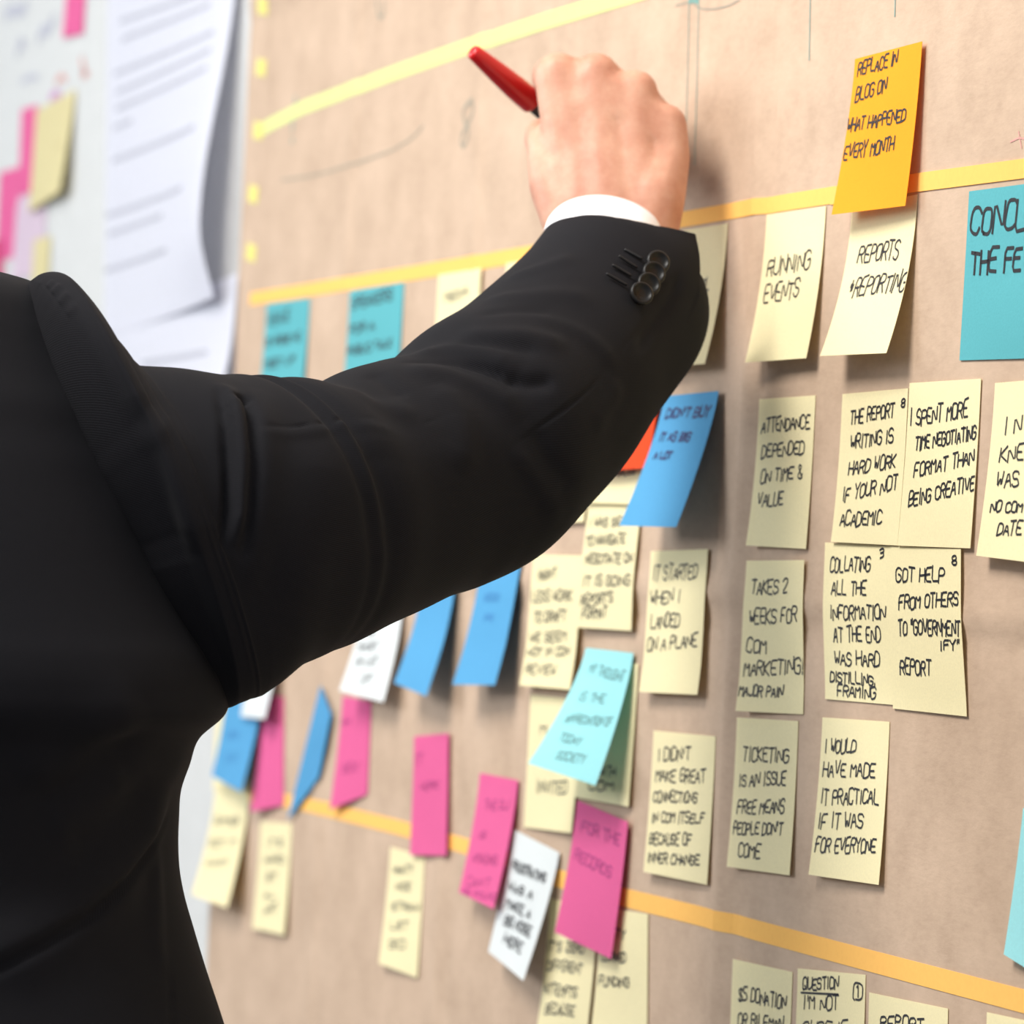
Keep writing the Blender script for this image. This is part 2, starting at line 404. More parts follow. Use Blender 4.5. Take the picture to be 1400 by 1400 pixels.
for rec in [
 ('orange',0.4778,1.647,0.4,75.2,76.4,77.4,8.8,5.0,0.0,0.0,2.2,1.5,'black',1.03,[('REPLACE IN',0.066,0.11,0.657,0.111,6.3),('BLOG ON',0.077,0.279,0.542,0.267,7.0),('WHAT HAPPENED',0.007,0.469,0.856,0.472,6.3),('EVERY MONTH',0.02,0.649,0.729,0.642,7.0)],'bright orange sticky note reading REPLACE IN BLOG ON WHAT HAPPENED EVERY MONTH',None),
 ('yellow',0.3741,1.5782,-0.4,73.6,76.0,75.4,8.1,6.6,0.0,0.0,0.3,2,'black',1.03,[('RUNNING',0.096,0.414,0.808,0.406,8.8),('EVENTS',0.104,0.602,0.686,0.582,8.8)],'pale yellow sticky note reading RUNNING EVENTS under the upper orange tape',None),
 ('yellow',0.4782,1.5746,1.2,73.6,72.7,75.2,13.7,12.8,0.0,0.0,0.3,1.9,'black',1.03,[('REPORTS',0.178,0.381,0.793,0.391,8.6),('*REPORTING',0.139,0.604,1.002,0.611,9.0)],'curling yellow sticky note reading REPORTS and REPORTING under the bright orange note',None),
 ('yellow',0.2466,1.5771,-0.1,77.6,74.7,74.0,10.2,9.4,0.0,0.0,0.3,1.9,'black',1.03,[('FL',0.646,0.459,0.787,0.456,6.2)],'yellow sticky note half hidden behind the jacket cuff',None),
 ('teal',0.6066,1.5736,-0.7,126.2,76.9,77.6,0.4,0.2,0.0,0.5,0.3,1.8,'black',1.7,[('CONCL',0.03,0.253,0.46,0.262,12.2),('THE FE',0.048,0.488,0.443,0.486,9.9)],'large teal sticky note reading CONCL and THE FE at the right',None),
 ('yellow',0.3756,1.484,0.3,70.2,74.8,75.8,3.7,1.4,0.0,0.0,0.3,2.4,'black',1.03,[('ATTENDANCE',0.071,0.226,0.925,0.213,6.6),('DEPENDED',0.101,0.4,0.848,0.38,6.2),('ON TIME &',0.125,0.574,0.849,0.538,6.2),('VALUE',0.115,0.733,0.557,0.714,6.2)],'yellow sticky note reading ATTENDANCE DEPENDED ON TIME & VALUE',None),
 ('yellow',0.478,1.4843,0.8,74.0,71.9,73.6,2.7,2.1,0.0,0.0,0.3,2.4,'black',1.03,[('THE REPORT',0.148,0.211,0.812,0.171,6.3),('WRITING IS',0.168,0.374,0.81,0.346,6.3),('HARD WORK',0.173,0.55,0.874,0.501,6.6),('IF YOUR NOT',0.127,0.727,0.93,0.647,6.6),('ACADEMIC',0.12,0.894,0.746,0.869,6.6),('8',0.915,0.123,0.968,0.12,4.2)],'yellow sticky note reading THE REPORT WRITING IS HARD WORK',None),
 ('yellow',0.5539,1.4877,0.1,74.6,76.0,76.3,2.2,1.3,0.0,0.0,0.6,2.2,'black',1.03,[('I SPENT MORE',0.042,0.266,0.846,0.221,7.4),('TIME NEGOTIATING',0.137,0.415,0.972,0.357,6.0),('FORMAT THAN',0.154,0.581,0.971,0.5,6.0),('BEING CREATIVE',0.114,0.76,1.003,0.659,6.4)],'yellow sticky note reading I SPENT MORE TIME NEGOTIATING FORMAT',None),
 ('yellow',0.6425,1.4855,0.7,74.7,77.2,81.0,5.6,5.9,0.0,0.0,0.6,1.7,'black',1.03,[('I N',0.171,0.298,0.387,0.288,7.0),('KNE',0.149,0.457,0.448,0.439,6.4),('WAS',0.139,0.608,0.42,0.59,6.7),('NO COM',0.101,0.743,0.508,0.735,4.5),('DATE',0.227,0.868,0.537,0.855,5.7)],'yellow sticky note at the right edge reading WAS NO COM DATE',None),
 ('yellow',0.373,1.4015,1.3,72.3,76.6,75.9,4.6,0.2,0.0,2.5,0.3,1.6,'black',1.03,[('TAKES 2',0.125,0.224,0.735,0.214,6.9),('WEEKS FOR',0.113,0.424,0.907,0.399,7.3),('COM',0.095,0.614,0.415,0.605,6.9),('MARKETING!',0.073,0.765,1.0,0.735,7.3),('MAJOR PAIN',0.027,0.897,0.697,0.893,5.1)],'yellow sticky note reading TAKES 2 WEEKS FOR COM MARKETING! MAJOR PAIN',None),
 ('yellow',0.4684,1.4121,-0.5,77.5,75.8,73.9,0.2,0.2,8.3,9.4,0.5,1.7,'black',1.03,[('COLLATING',0.102,0.19,0.696,0.165,6.6),('ALL THE',0.137,0.334,0.654,0.32,6.3),('INFORMATION',0.117,0.488,0.925,0.464,6.3),('AT THE END',0.152,0.636,0.842,0.61,6.9),('WAS HARD',0.154,0.776,0.811,0.763,6.3),('DISTILLING.',0.08,0.886,0.739,0.89,4.9),('FRAMING',0.179,0.975,0.739,0.969,5.2),('3',0.823,0.078,0.875,0.073,4.5)],'yellow sticky note reading COLLATING ALL THE INFORMATION',None),
 ('yellow',0.5442,1.4114,-0.2,74.2,75.6,74.8,0.2,0.2,10.0,13.1,0.8,1.7,'black',1.03,[('GOT HELP',0.092,0.224,0.776,0.203,6.3),('FROM OTHERS',0.141,0.385,0.967,0.343,6.0),('TO "GOVERNMENT',0.127,0.542,0.986,0.522,6.7),('IFY"',0.705,0.62,0.971,0.601,4.3),('REPORT',0.122,0.784,0.559,0.775,6.7),('8',0.883,0.099,0.944,0.094,4.3)],'yellow sticky note reading GOT HELP FROM OTHERS',None),
 ('yellow',0.3663,1.3213,1.8,77.4,76.2,75.9,2.9,2.0,0.0,0.0,0.3,2,'black',1.03,[('TICKETING',0.129,0.285,0.865,0.275,7.0),('IS AN ISSUE',0.094,0.462,0.848,0.419,6.2),('FREE MEANS',0.101,0.638,0.852,0.604,6.6),("PEOPLE DON'T",0.057,0.782,0.851,0.742,5.9),('COME',0.174,0.927,0.525,0.912,6.6)],'yellow sticky note reading TICKETING IS AN ISSUE',None),
 ('yellow',0.4732,1.3272,1.6,76.4,76.3,76.1,4.5,2.8,0.0,0.0,0.3,1.8,'black',1.03,[('I WOULD',0.073,0.226,0.543,0.204,6.2),('HAVE MADE',0.064,0.374,0.84,0.348,6.9),('IT PRACTICAL',0.066,0.546,0.907,0.507,6.9),('IF IT WAS',0.058,0.7,0.695,0.666,6.9),('FOR EVERYONE',0.055,0.853,0.911,0.813,6.9)],'yellow sticky note reading I WOULD HAVE MADE IT PRACTICAL',None),
 ('yellow',0.3751,1.1988,1.6,75.5,75.6,75.5,0.3,0.2,0.0,-0.6,0.3,1.7,'black',1.03,[('$5 DONATION',0.126,0.263,0.917,0.245,6.5),('OR BILEMAN',0.13,0.433,0.885,0.396,6.5)],'yellow sticky note under the lower orange tape reading $5 DONATION',None),
 ('yellow',0.4574,1.2035,4.4,78.6,78.3,77.3,3.4,3.0,0.0,0.0,0.3,1.7,'black',1.03,[('QUESTION',0.086,0.132,0.616,0.096,5.6),('_',0.087,0.151,0.63,0.136,5.6),("I'M NOT",0.107,0.249,0.616,0.23,6.2),('SURE IF',0.113,0.398,0.757,0.375,6.2),('O',0.832,0.162,0.967,0.156,8.3),('1',0.873,0.143,0.924,0.136,5.2)],"yellow sticky note reading QUESTION I'M NOT with a circled number",None),
 ('yellow',0.5407,1.2018,2.0,83.8,76.0,71.9,0.2,0.2,0.7,2.0,0.3,1.7,'black',1.03,[('REPORT',0.165,0.209,0.702,0.166,6.0)],'yellow sticky note at the bottom edge reading REPORT',None),
 ('yellow',0.6629,1.208,1.7,82.4,75.3,69.9,0.2,0.2,1.9,2.7,0.3,1.7,'black',1.03,[],'blank corner of a yellow sticky note,lowest at the right',None),
 ('aqua',0.6895,1.2998,-4.5,68.6,64.2,72.1,3.7,0.2,0.0,-0.3,0.3,1.5,'black',1.03,[],'light teal sticky note cut off by the right edge above the lower orange tape',None),
 ('yellow',0.2537,1.3079,1.4,86.8,75.9,76.7,2.8,1.8,0.0,0.0,0.3,1.7,'black',1.03,[("I DIDN'T",0.098,0.213,0.616,0.172,6.5),('MAKE GREAT',0.082,0.353,0.864,0.318,6.2),('CONNECTIONS',0.069,0.498,0.758,0.459,5.4),('IN COM ITSELF',0.071,0.643,0.891,0.594,5.4),('BECAUSE OF',0.065,0.798,0.723,0.756,5.8),('INNER CHANGE',0.056,0.928,0.869,0.883,5.4)],"yellow sticky note reading I DIDN'T MAKE GREAT CONNECTIONS",None),
 ('yellow',0.2405,1.4043,1.7,80.4,76.3,76.2,6.0,5.0,0.0,0.0,0.3,1.7,'black',1.03,[('IT STARTED',0.072,0.209,0.841,0.2,7.8),('WHEN I',0.057,0.38,0.57,0.361,7.0),('LANDED',0.089,0.547,0.588,0.534,7.0),('ON A PLANE',0.062,0.708,0.911,0.669,7.0)],'yellow sticky note reading IT STARTED WHEN I LANDED ON A PLANE',None),
 ('yellow',0.0531,1.3993,0.6,82.5,76.7,76.1,7.0,6.3,0.0,0.0,0.3,1.7,'black',1.03,[("HASN'T",0.158,0.195,0.51,0.174,5.5),('LESS WORK',0.052,0.358,0.855,0.335,5.9),('TO DRAFT',0.119,0.514,0.758,0.491,5.9),('WE SEEM',0.075,0.672,0.781,0.639,5.5),('NOT IN CON',0.058,0.774,0.879,0.746,4.6),('REVIEW',0.074,0.908,0.658,0.901,5.5)],'yellow sticky note reading LESS WORK left of the taller lined note',None),
 ('yellow',0.1392,1.4384,-1.1,81.5,78.9,76.5,2.6,1.2,0.0,0.0,0.9,1.7,'black',1.03,[('I WAS SENT',0.078,0.277,0.85,0.249,4.9),('TO NAVIGATE',0.05,0.414,0.791,0.376,5.3),('NEGOTIATE ON',0.078,0.54,0.949,0.514,5.3),('IT IS GOING',0.074,0.698,0.939,0.677,5.7),("REPORT'S",0.056,0.846,0.631,0.8,5.7),('FORMAT',0.093,0.934,0.535,0.913,5.7)],'yellow sticky note with six lines,its top under the lifted blue note',None),
 ('yellow',0.1412,1.5039,-0.2,83.0,73.9,74.1,3.3,3.1,0.0,0.0,0.5,1.7,'black',1.03,[('BAD SALES',0.251,0.808,0.862,0.773,4.5)],'yellow sticky note mostly hidden by the orange-red note',None),
 ('yellow',0.0452,1.4936,0.0,91.0,76.5,74.4,2.6,2.1,0.0,0.0,0.3,1.7,'black',1.03,[],'yellow sticky note peeking out below the jacket elbow',None),
 ('redorange',0.1728,1.5214,-0.5,74.6,74.0,71.7,8.3,8.1,0.0,0.0,1.2,1.6,'black',1.03,[('THE BIG',0.243,0.673,0.751,0.659,4.0),('PAY',0.466,0.874,0.698,0.869,4.0)],'red-orange sticky note behind the jacket sleeve,beside the lifted blue note',None),
 ('blue',0.2528,1.488,0.8,75.6,70.9,71.9,23.1,20.6,0.0,0.0,3,1.3,'navy',1.3,[("DIDN'T BUY",0.122,0.172,0.922,0.185,5.2),('IT AS BIG',0.128,0.347,0.701,0.359,4.5),('A LOT',0.131,0.482,0.458,0.486,3.7)],'blue sticky note with dark writing,lifted away from the kraft paper near the cuff',None),
 ('blue',-0.0372,1.392,2.9,69.3,73.6,74.1,18.8,16.0,0.0,0.0,0.3,1.2,'bluefaint',1.03,[('GOOD',0.251,0.31,0.622,0.311,4.3),('PR',0.351,0.481,0.571,0.483,4.3)],'blue sticky note second from the left in the lifted pair under the elbow',None),
 ('blue',-0.148,1.3769,3.3,65.7,62.8,71.7,18.6,18.8,0.0,0.0,0.3,1.2,'black',1.03,[],'blank blue sticky note first of the lifted pair under the sleeve',None),
 ('white',-0.2749,1.3739,2.9,85.8,70.6,78.2,16.0,12.8,0.0,0.0,0.6,1.6,'black',1.03,[('WE',0.215,0.478,0.426,0.471,4.2),('SHORT',0.115,0.618,0.571,0.589,5.2),('ON LIST',0.165,0.752,0.655,0.712,5.2),('OF',0.385,0.894,0.65,0.865,5.2)],'white sticky note with four short lines under the sleeve',None),
 ('white',-0.5456,1.3471,2.4,83.3,75.9,76.6,4.9,10.7,0.0,0.0,2,1.6,'black',1.03,[],'small white sticky note corner just below the armpit',None),
 ('blue',-0.6039,1.2953,4.2,97.7,71.4,83.5,10.3,15.1,0.0,0.0,1.0,1.5,'bluefaint',1.03,[('BIG',0.237,0.592,0.533,0.569,5.3),('FUN',0.301,0.817,0.638,0.771,5.8)],'blue sticky note beside the jacket side,partly under a white note',None),
 ('yellow',-0.6377,1.2855,3.8,90.1,74.2,76.3,0.5,0.4,0.0,0.0,0.3,1.7,'black',1.03,[],'pale sliver of yellow sticky note behind the blue note by the armpit',None),
 ('pink',-0.5075,1.2892,1.2,52.5,84.5,76.0,6.2,0.2,0.0,11.3,0.6,1.7,'black',1.03,[],'blank pink sticky note right of the blue note near the armpit',None),
 ('blue',-0.3594,1.3031,-32.8,34.2,116.3,48.7,0.2,0.2,-0.7,5.2,1.5,1.2,'black',1.03,[],'twisted blue sticky note hanging by one corner',None),
 ('pink',-0.315,1.2983,-0.6,63.9,77.2,61.2,5.2,0.2,0.0,2.2,0.3,1.5,'magenta',1.03,[('AH',0.036,0.263,0.33,0.255,4.9),('BOX',0.246,0.692,0.682,0.716,5.4)],'pink sticky note directly below the white note with four lines',None),
 ('pink',-0.1521,1.2804,5.0,67.5,75.1,75.4,0.9,0.2,0.0,1.7,1.0,1.7,'magenta',1.03,[('IT',0.042,0.242,0.277,0.228,5.5),('WORK',0.233,0.454,0.755,0.453,4.6)],'pink sticky note crossing the lower orange tape,standing straight',None),
 ('pink',-0.0249,1.2659,0.3,68.3,72.3,75.9,9.7,11.4,0.0,0.0,1.6,1.5,'magenta',1.03,[('THE DJ',0.242,0.281,0.844,0.239,5.2),('IS',0.218,0.524,0.389,0.507,3.9),('AMAZING',0.163,0.717,0.791,0.682,5.2),("CAN'T",0.154,0.925,0.751,0.86,5.2),('BE FOUND',0.092,1.006,0.999,0.932,3.4)],'tilted pink sticky note with five lines left of the white note',None),
 ('white',0.0392,1.2371,-4.9,79.5,73.1,74.2,9.7,15.8,0.0,0.0,1.4,1.3,'black',1.4,[('FRUSTRATING',0.124,0.298,0.852,0.264,5.0),('WAS A',0.141,0.467,0.69,0.43,5.0),('MAKE A',0.16,0.6,0.734,0.571,5.0),('BIG NOISE',0.201,0.728,0.828,0.695,5.4),('HERE',0.289,0.856,0.734,0.849,5.4)],'tilted white sticky note with black writing between two pink notes',None),
 ('pink',0.1459,1.2623,-4.3,79.4,75.2,75.4,7.8,3.9,0.0,0.0,2.6,1.5,'magenta',1.3,[('FOR THE',0.142,0.214,0.882,0.197,6.5),('RECORDS',0.096,0.427,0.793,0.443,6.1)],'tilted pink sticky note reading FOR THE RECORDS',None),
 ('yellow',0.0543,1.3173,0.9,86.2,77.6,75.3,0.7,3.3,0.0,0.0,0.3,1.7,'black',1.03,[('INVITED',0.219,0.731,0.837,0.716,7.1),('M',0.238,0.284,0.367,0.278,5.0)],'yellow sticky note reading INVITED,half under the light aqua note',None),
 ('yellow',0.143,1.3432,-0.4,82.5,79.5,77.9,2.0,1.9,0.0,0.0,0.7,1.7,'black',1.03,[('WITH',0.446,0.815,0.729,0.802,4.9),('COM',0.251,0.932,0.699,0.907,4.9)],'yellow sticky note shaded by the light aqua note',None),
 ('aqua',0.147,1.3483,0.0,73.5,66.0,72.8,31.4,18.6,0.0,0.0,2,1.35,'tealink',0.8,[('MY THOUGHT',0.2,0.194,0.912,0.227,5.3),('IS THE',0.225,0.432,0.68,0.405,4.6),('APPRECIATION OF',0.167,0.617,0.921,0.561,4.6),('TODAY',0.219,0.77,0.555,0.757,4.2),('SOCIETY',0.311,0.902,0.729,0.876,4.2)],'light aqua sticky note with thin script,leaning out over yellow notes',None),
 ('yellow',0.1035,1.2029,1.1,76.5,77.1,73.8,5.2,3.8,0.0,0.0,0.3,1.7,'black',1.03,[("IT'S ZERO",0.019,0.39,0.776,0.348,5.3),('DIFFERENT',0.06,0.529,0.769,0.502,5.7),('ATTEMPTS',0.055,0.703,0.73,0.686,5.7),('BECAUSE',0.139,0.849,0.727,0.823,5.7)],'yellow sticky note reading DIFFERENT ATTEMPTS below the tilted pink note',None),
 ('yellow',0.1848,1.2061,2.6,70.2,74.7,75.8,4.5,0.2,0.0,5.1,0.5,1.7,'black',1.03,[('TY',0.355,0.2,0.555,0.213,4.7),('LEARNED',0.065,0.39,0.585,0.369,4.7),('FUNDING',0.062,0.574,0.646,0.542,5.1)],'yellow sticky note reading LEARNED FUNDING below the tilted pink note',None),
 ('yellow',-0.196,1.2064,0.1,70.6,75.2,76.4,4.2,1.1,0.0,0.0,0.3,1.7,'black',1.03,[('WHAT?',0.134,0.214,0.676,0.167,4.6),('NICE',0.235,0.349,0.644,0.31,4.6),('STRAW',0.182,0.522,0.943,0.458,4.6),('LET',0.214,0.681,0.682,0.63,4.6),('GO',0.212,0.843,0.647,0.793,5.1)],'yellow sticky note with five short lines below the straight pink note',None),
 ('yellow',-0.6285,1.2118,3.2,94.0,78.4,84.0,15.4,14.2,0.0,0.0,0.3,1.5,'black',1.03,[('SUMMER',0.116,0.316,0.83,0.3,5.3),('GOT IT',0.109,0.531,0.836,0.48,4.8),('AWAY',0.127,0.716,0.719,0.663,5.3)],'yellow sticky note with three lines beside the jacket,leaning out',None),
 ('yellow',-0.5005,1.1985,3.5,79.4,76.5,78.0,4.1,3.4,0.0,0.0,0.3,1.7,'black',1.03,[("IT'S",0.275,0.225,0.736,0.211,4.6),('HARD',0.217,0.383,0.814,0.36,5.2),('BY',0.33,0.54,0.625,0.52,5.2),('AL',0.288,0.704,0.603,0.681,3.1),('ART',0.34,0.856,0.732,0.8,5.7)],'narrow looking yellow sticky note below the pink note near the armpit',None),
 ('teal',-0.5498,1.5733,-0.4,110.3,75.2,70.9,2.8,2.3,0.0,0.0,0.3,1.7,'black',1.5,[('VENUE',0.051,0.217,0.56,0.183,7.4),('IS WHERE WE',0.035,0.416,0.832,0.411,5.8),('MEET UP',0.082,0.634,0.758,0.631,5.8)],'teal sticky note nearest the white sheets,under the upper orange tape',None),
 ('teal',-0.3439,1.5732,0.1,119.4,72.6,68.1,1.6,1.2,0.0,0.0,0.3,1.7,'black',1.5,[('SPEAKERS',0.062,0.177,0.806,0.158,7.3),('FOR A',0.049,0.411,0.516,0.412,5.4),('PUBLIC TALK',0.036,0.61,0.845,0.604,5.4)],'teal sticky note second from the white sheets,above the sleeve',None),
 ('yellow',-0.151,1.5744,-0.1,82.3,69.1,66.9,1.4,0.9,0.0,0.0,0.3,1.7,'black',1.03,[('MEDIA',0.18,0.267,0.727,0.226,5.0)],'yellow sticky note under the tape just left of the raised forearm',None),
 ('yellow',-0.0243,1.575,-0.3,87.1,68.8,66.5,0.7,1.1,0.0,0.0,0.3,1.7,'black',1.03,[],'yellow sticky note corner peeking out behind the raised forearm',None),
 ('pink',-1.2669,1.9259,-1.6,77.2,79.6,81.8,1.7,0.7,0.0,0.0,0.3,1.7,'black',1.03,[],'pink sticky note at the top of the white wall','notes on the white wall'),
 ('pink',-1.4366,1.7966,-1.3,69.3,83.4,81.0,0.2,1.2,7.7,0.0,0.3,1.7,'black',1.03,[],'slim pink sticky note beside the olive note on the white wall','notes on the white wall'),
 ('olive',-1.3709,1.7893,1.9,158.8,94.5,92.6,3.0,10.8,0.0,0.0,0.6,1.3,'brown',1.03,[('*',0.534,0.566,0.824,0.577,13.4)],'olive yellow sticky note with a brown mark on the white wall','notes on the white wall'),  # the brown star is painted shade of the curled fold, not writing
 ('pink',-1.5226,1.7435,-0.7,88.5,87.8,84.6,0.2,0.2,1.2,4.0,0.3,1.7,'black',1.03,[],'bright pink sticky note at the left edge of the white wall','notes on the white wall'),
 ('lilac',-1.4385,1.7191,0.1,130.2,85.4,83.1,1.5,0.2,0.0,-0.1,0.3,1.7,'black',1.03,[],'pale lilac sticky note above the shoulder on the white wall','notes on the white wall'),
 ('olive',-1.3528,1.6682,-0.1,69.6,73.3,72.0,1.2,1.8,0.0,0.0,0.8,1.7,'black',1.03,[],'small olive sticky note just above the shoulder','notes on the white wall'),
 ('rose',-1.5905,1.6774,0.2,101.4,86.5,87.7,0.2,0.2,2.5,16.3,0.7,1.7,'black',1.03,[],'deep rose sticky note above the jacket shoulder at the left edge','notes on the white wall')]:
    note('sticky_note', 'sticky note', rec[-1] or GROUP.get(rec[0]), rec)

# ------------------------------------------------------------------ the man in the black suit
FWD = Vector((-0.6903,0.7235,0.0)); RGT = Vector((0.7235,0.6903,-0.0)); TC = Vector((0.4112,-0.5211,1.4))
UPV = Vector((0, 0, 1))
person = empty('person', (TC.x, TC.y, 0))
tag(person, 'person in a black suit, back turned, right arm raised to write on brown paper', 'person')

suit_m, nt, b = nodes_of('black_suit_wool')
tc_ = nt.nodes.new('ShaderNodeTexCoord')
mp = nt.nodes.new('ShaderNodeMapping'); mp.inputs['Rotation'].default_value = (0, 0, 0.6)
wv = nt.nodes.new('ShaderNodeTexWave'); wv.inputs['Scale'].default_value = 380; wv.inputs['Distortion'].default_value = 0.5
wv.inputs['Detail'].default_value = 1.5; wv.inputs['Detail Scale'].default_value = 2
nt.links.new(tc_.outputs['UV'], mp.inputs['Vector']); nt.links.new(mp.outputs[0], wv.inputs['Vector'])
r = ramp_mix(nt, wv.outputs['Fac'], (0.0035, 0.0035, 0.0048, 1), (0.0150, 0.0150, 0.0185, 1), 0.2, 0.9)
nt.links.new(r.outputs[0], b.inputs['Base Color'])
b.inputs['Roughness'].default_value = 0.85; b.inputs['Specular IOR Level'].default_value = 0.10
b.inputs['Sheen Weight'].default_value = 0.012; b.inputs['Sheen Roughness'].default_value = 0.5
bump(nt, b, wv.outputs['Fac'], 0.10, 0.0002)
lining_m = plain_mat('black_lining', (0.006, 0.006, 0.007, 1), 0.5, 0.3)

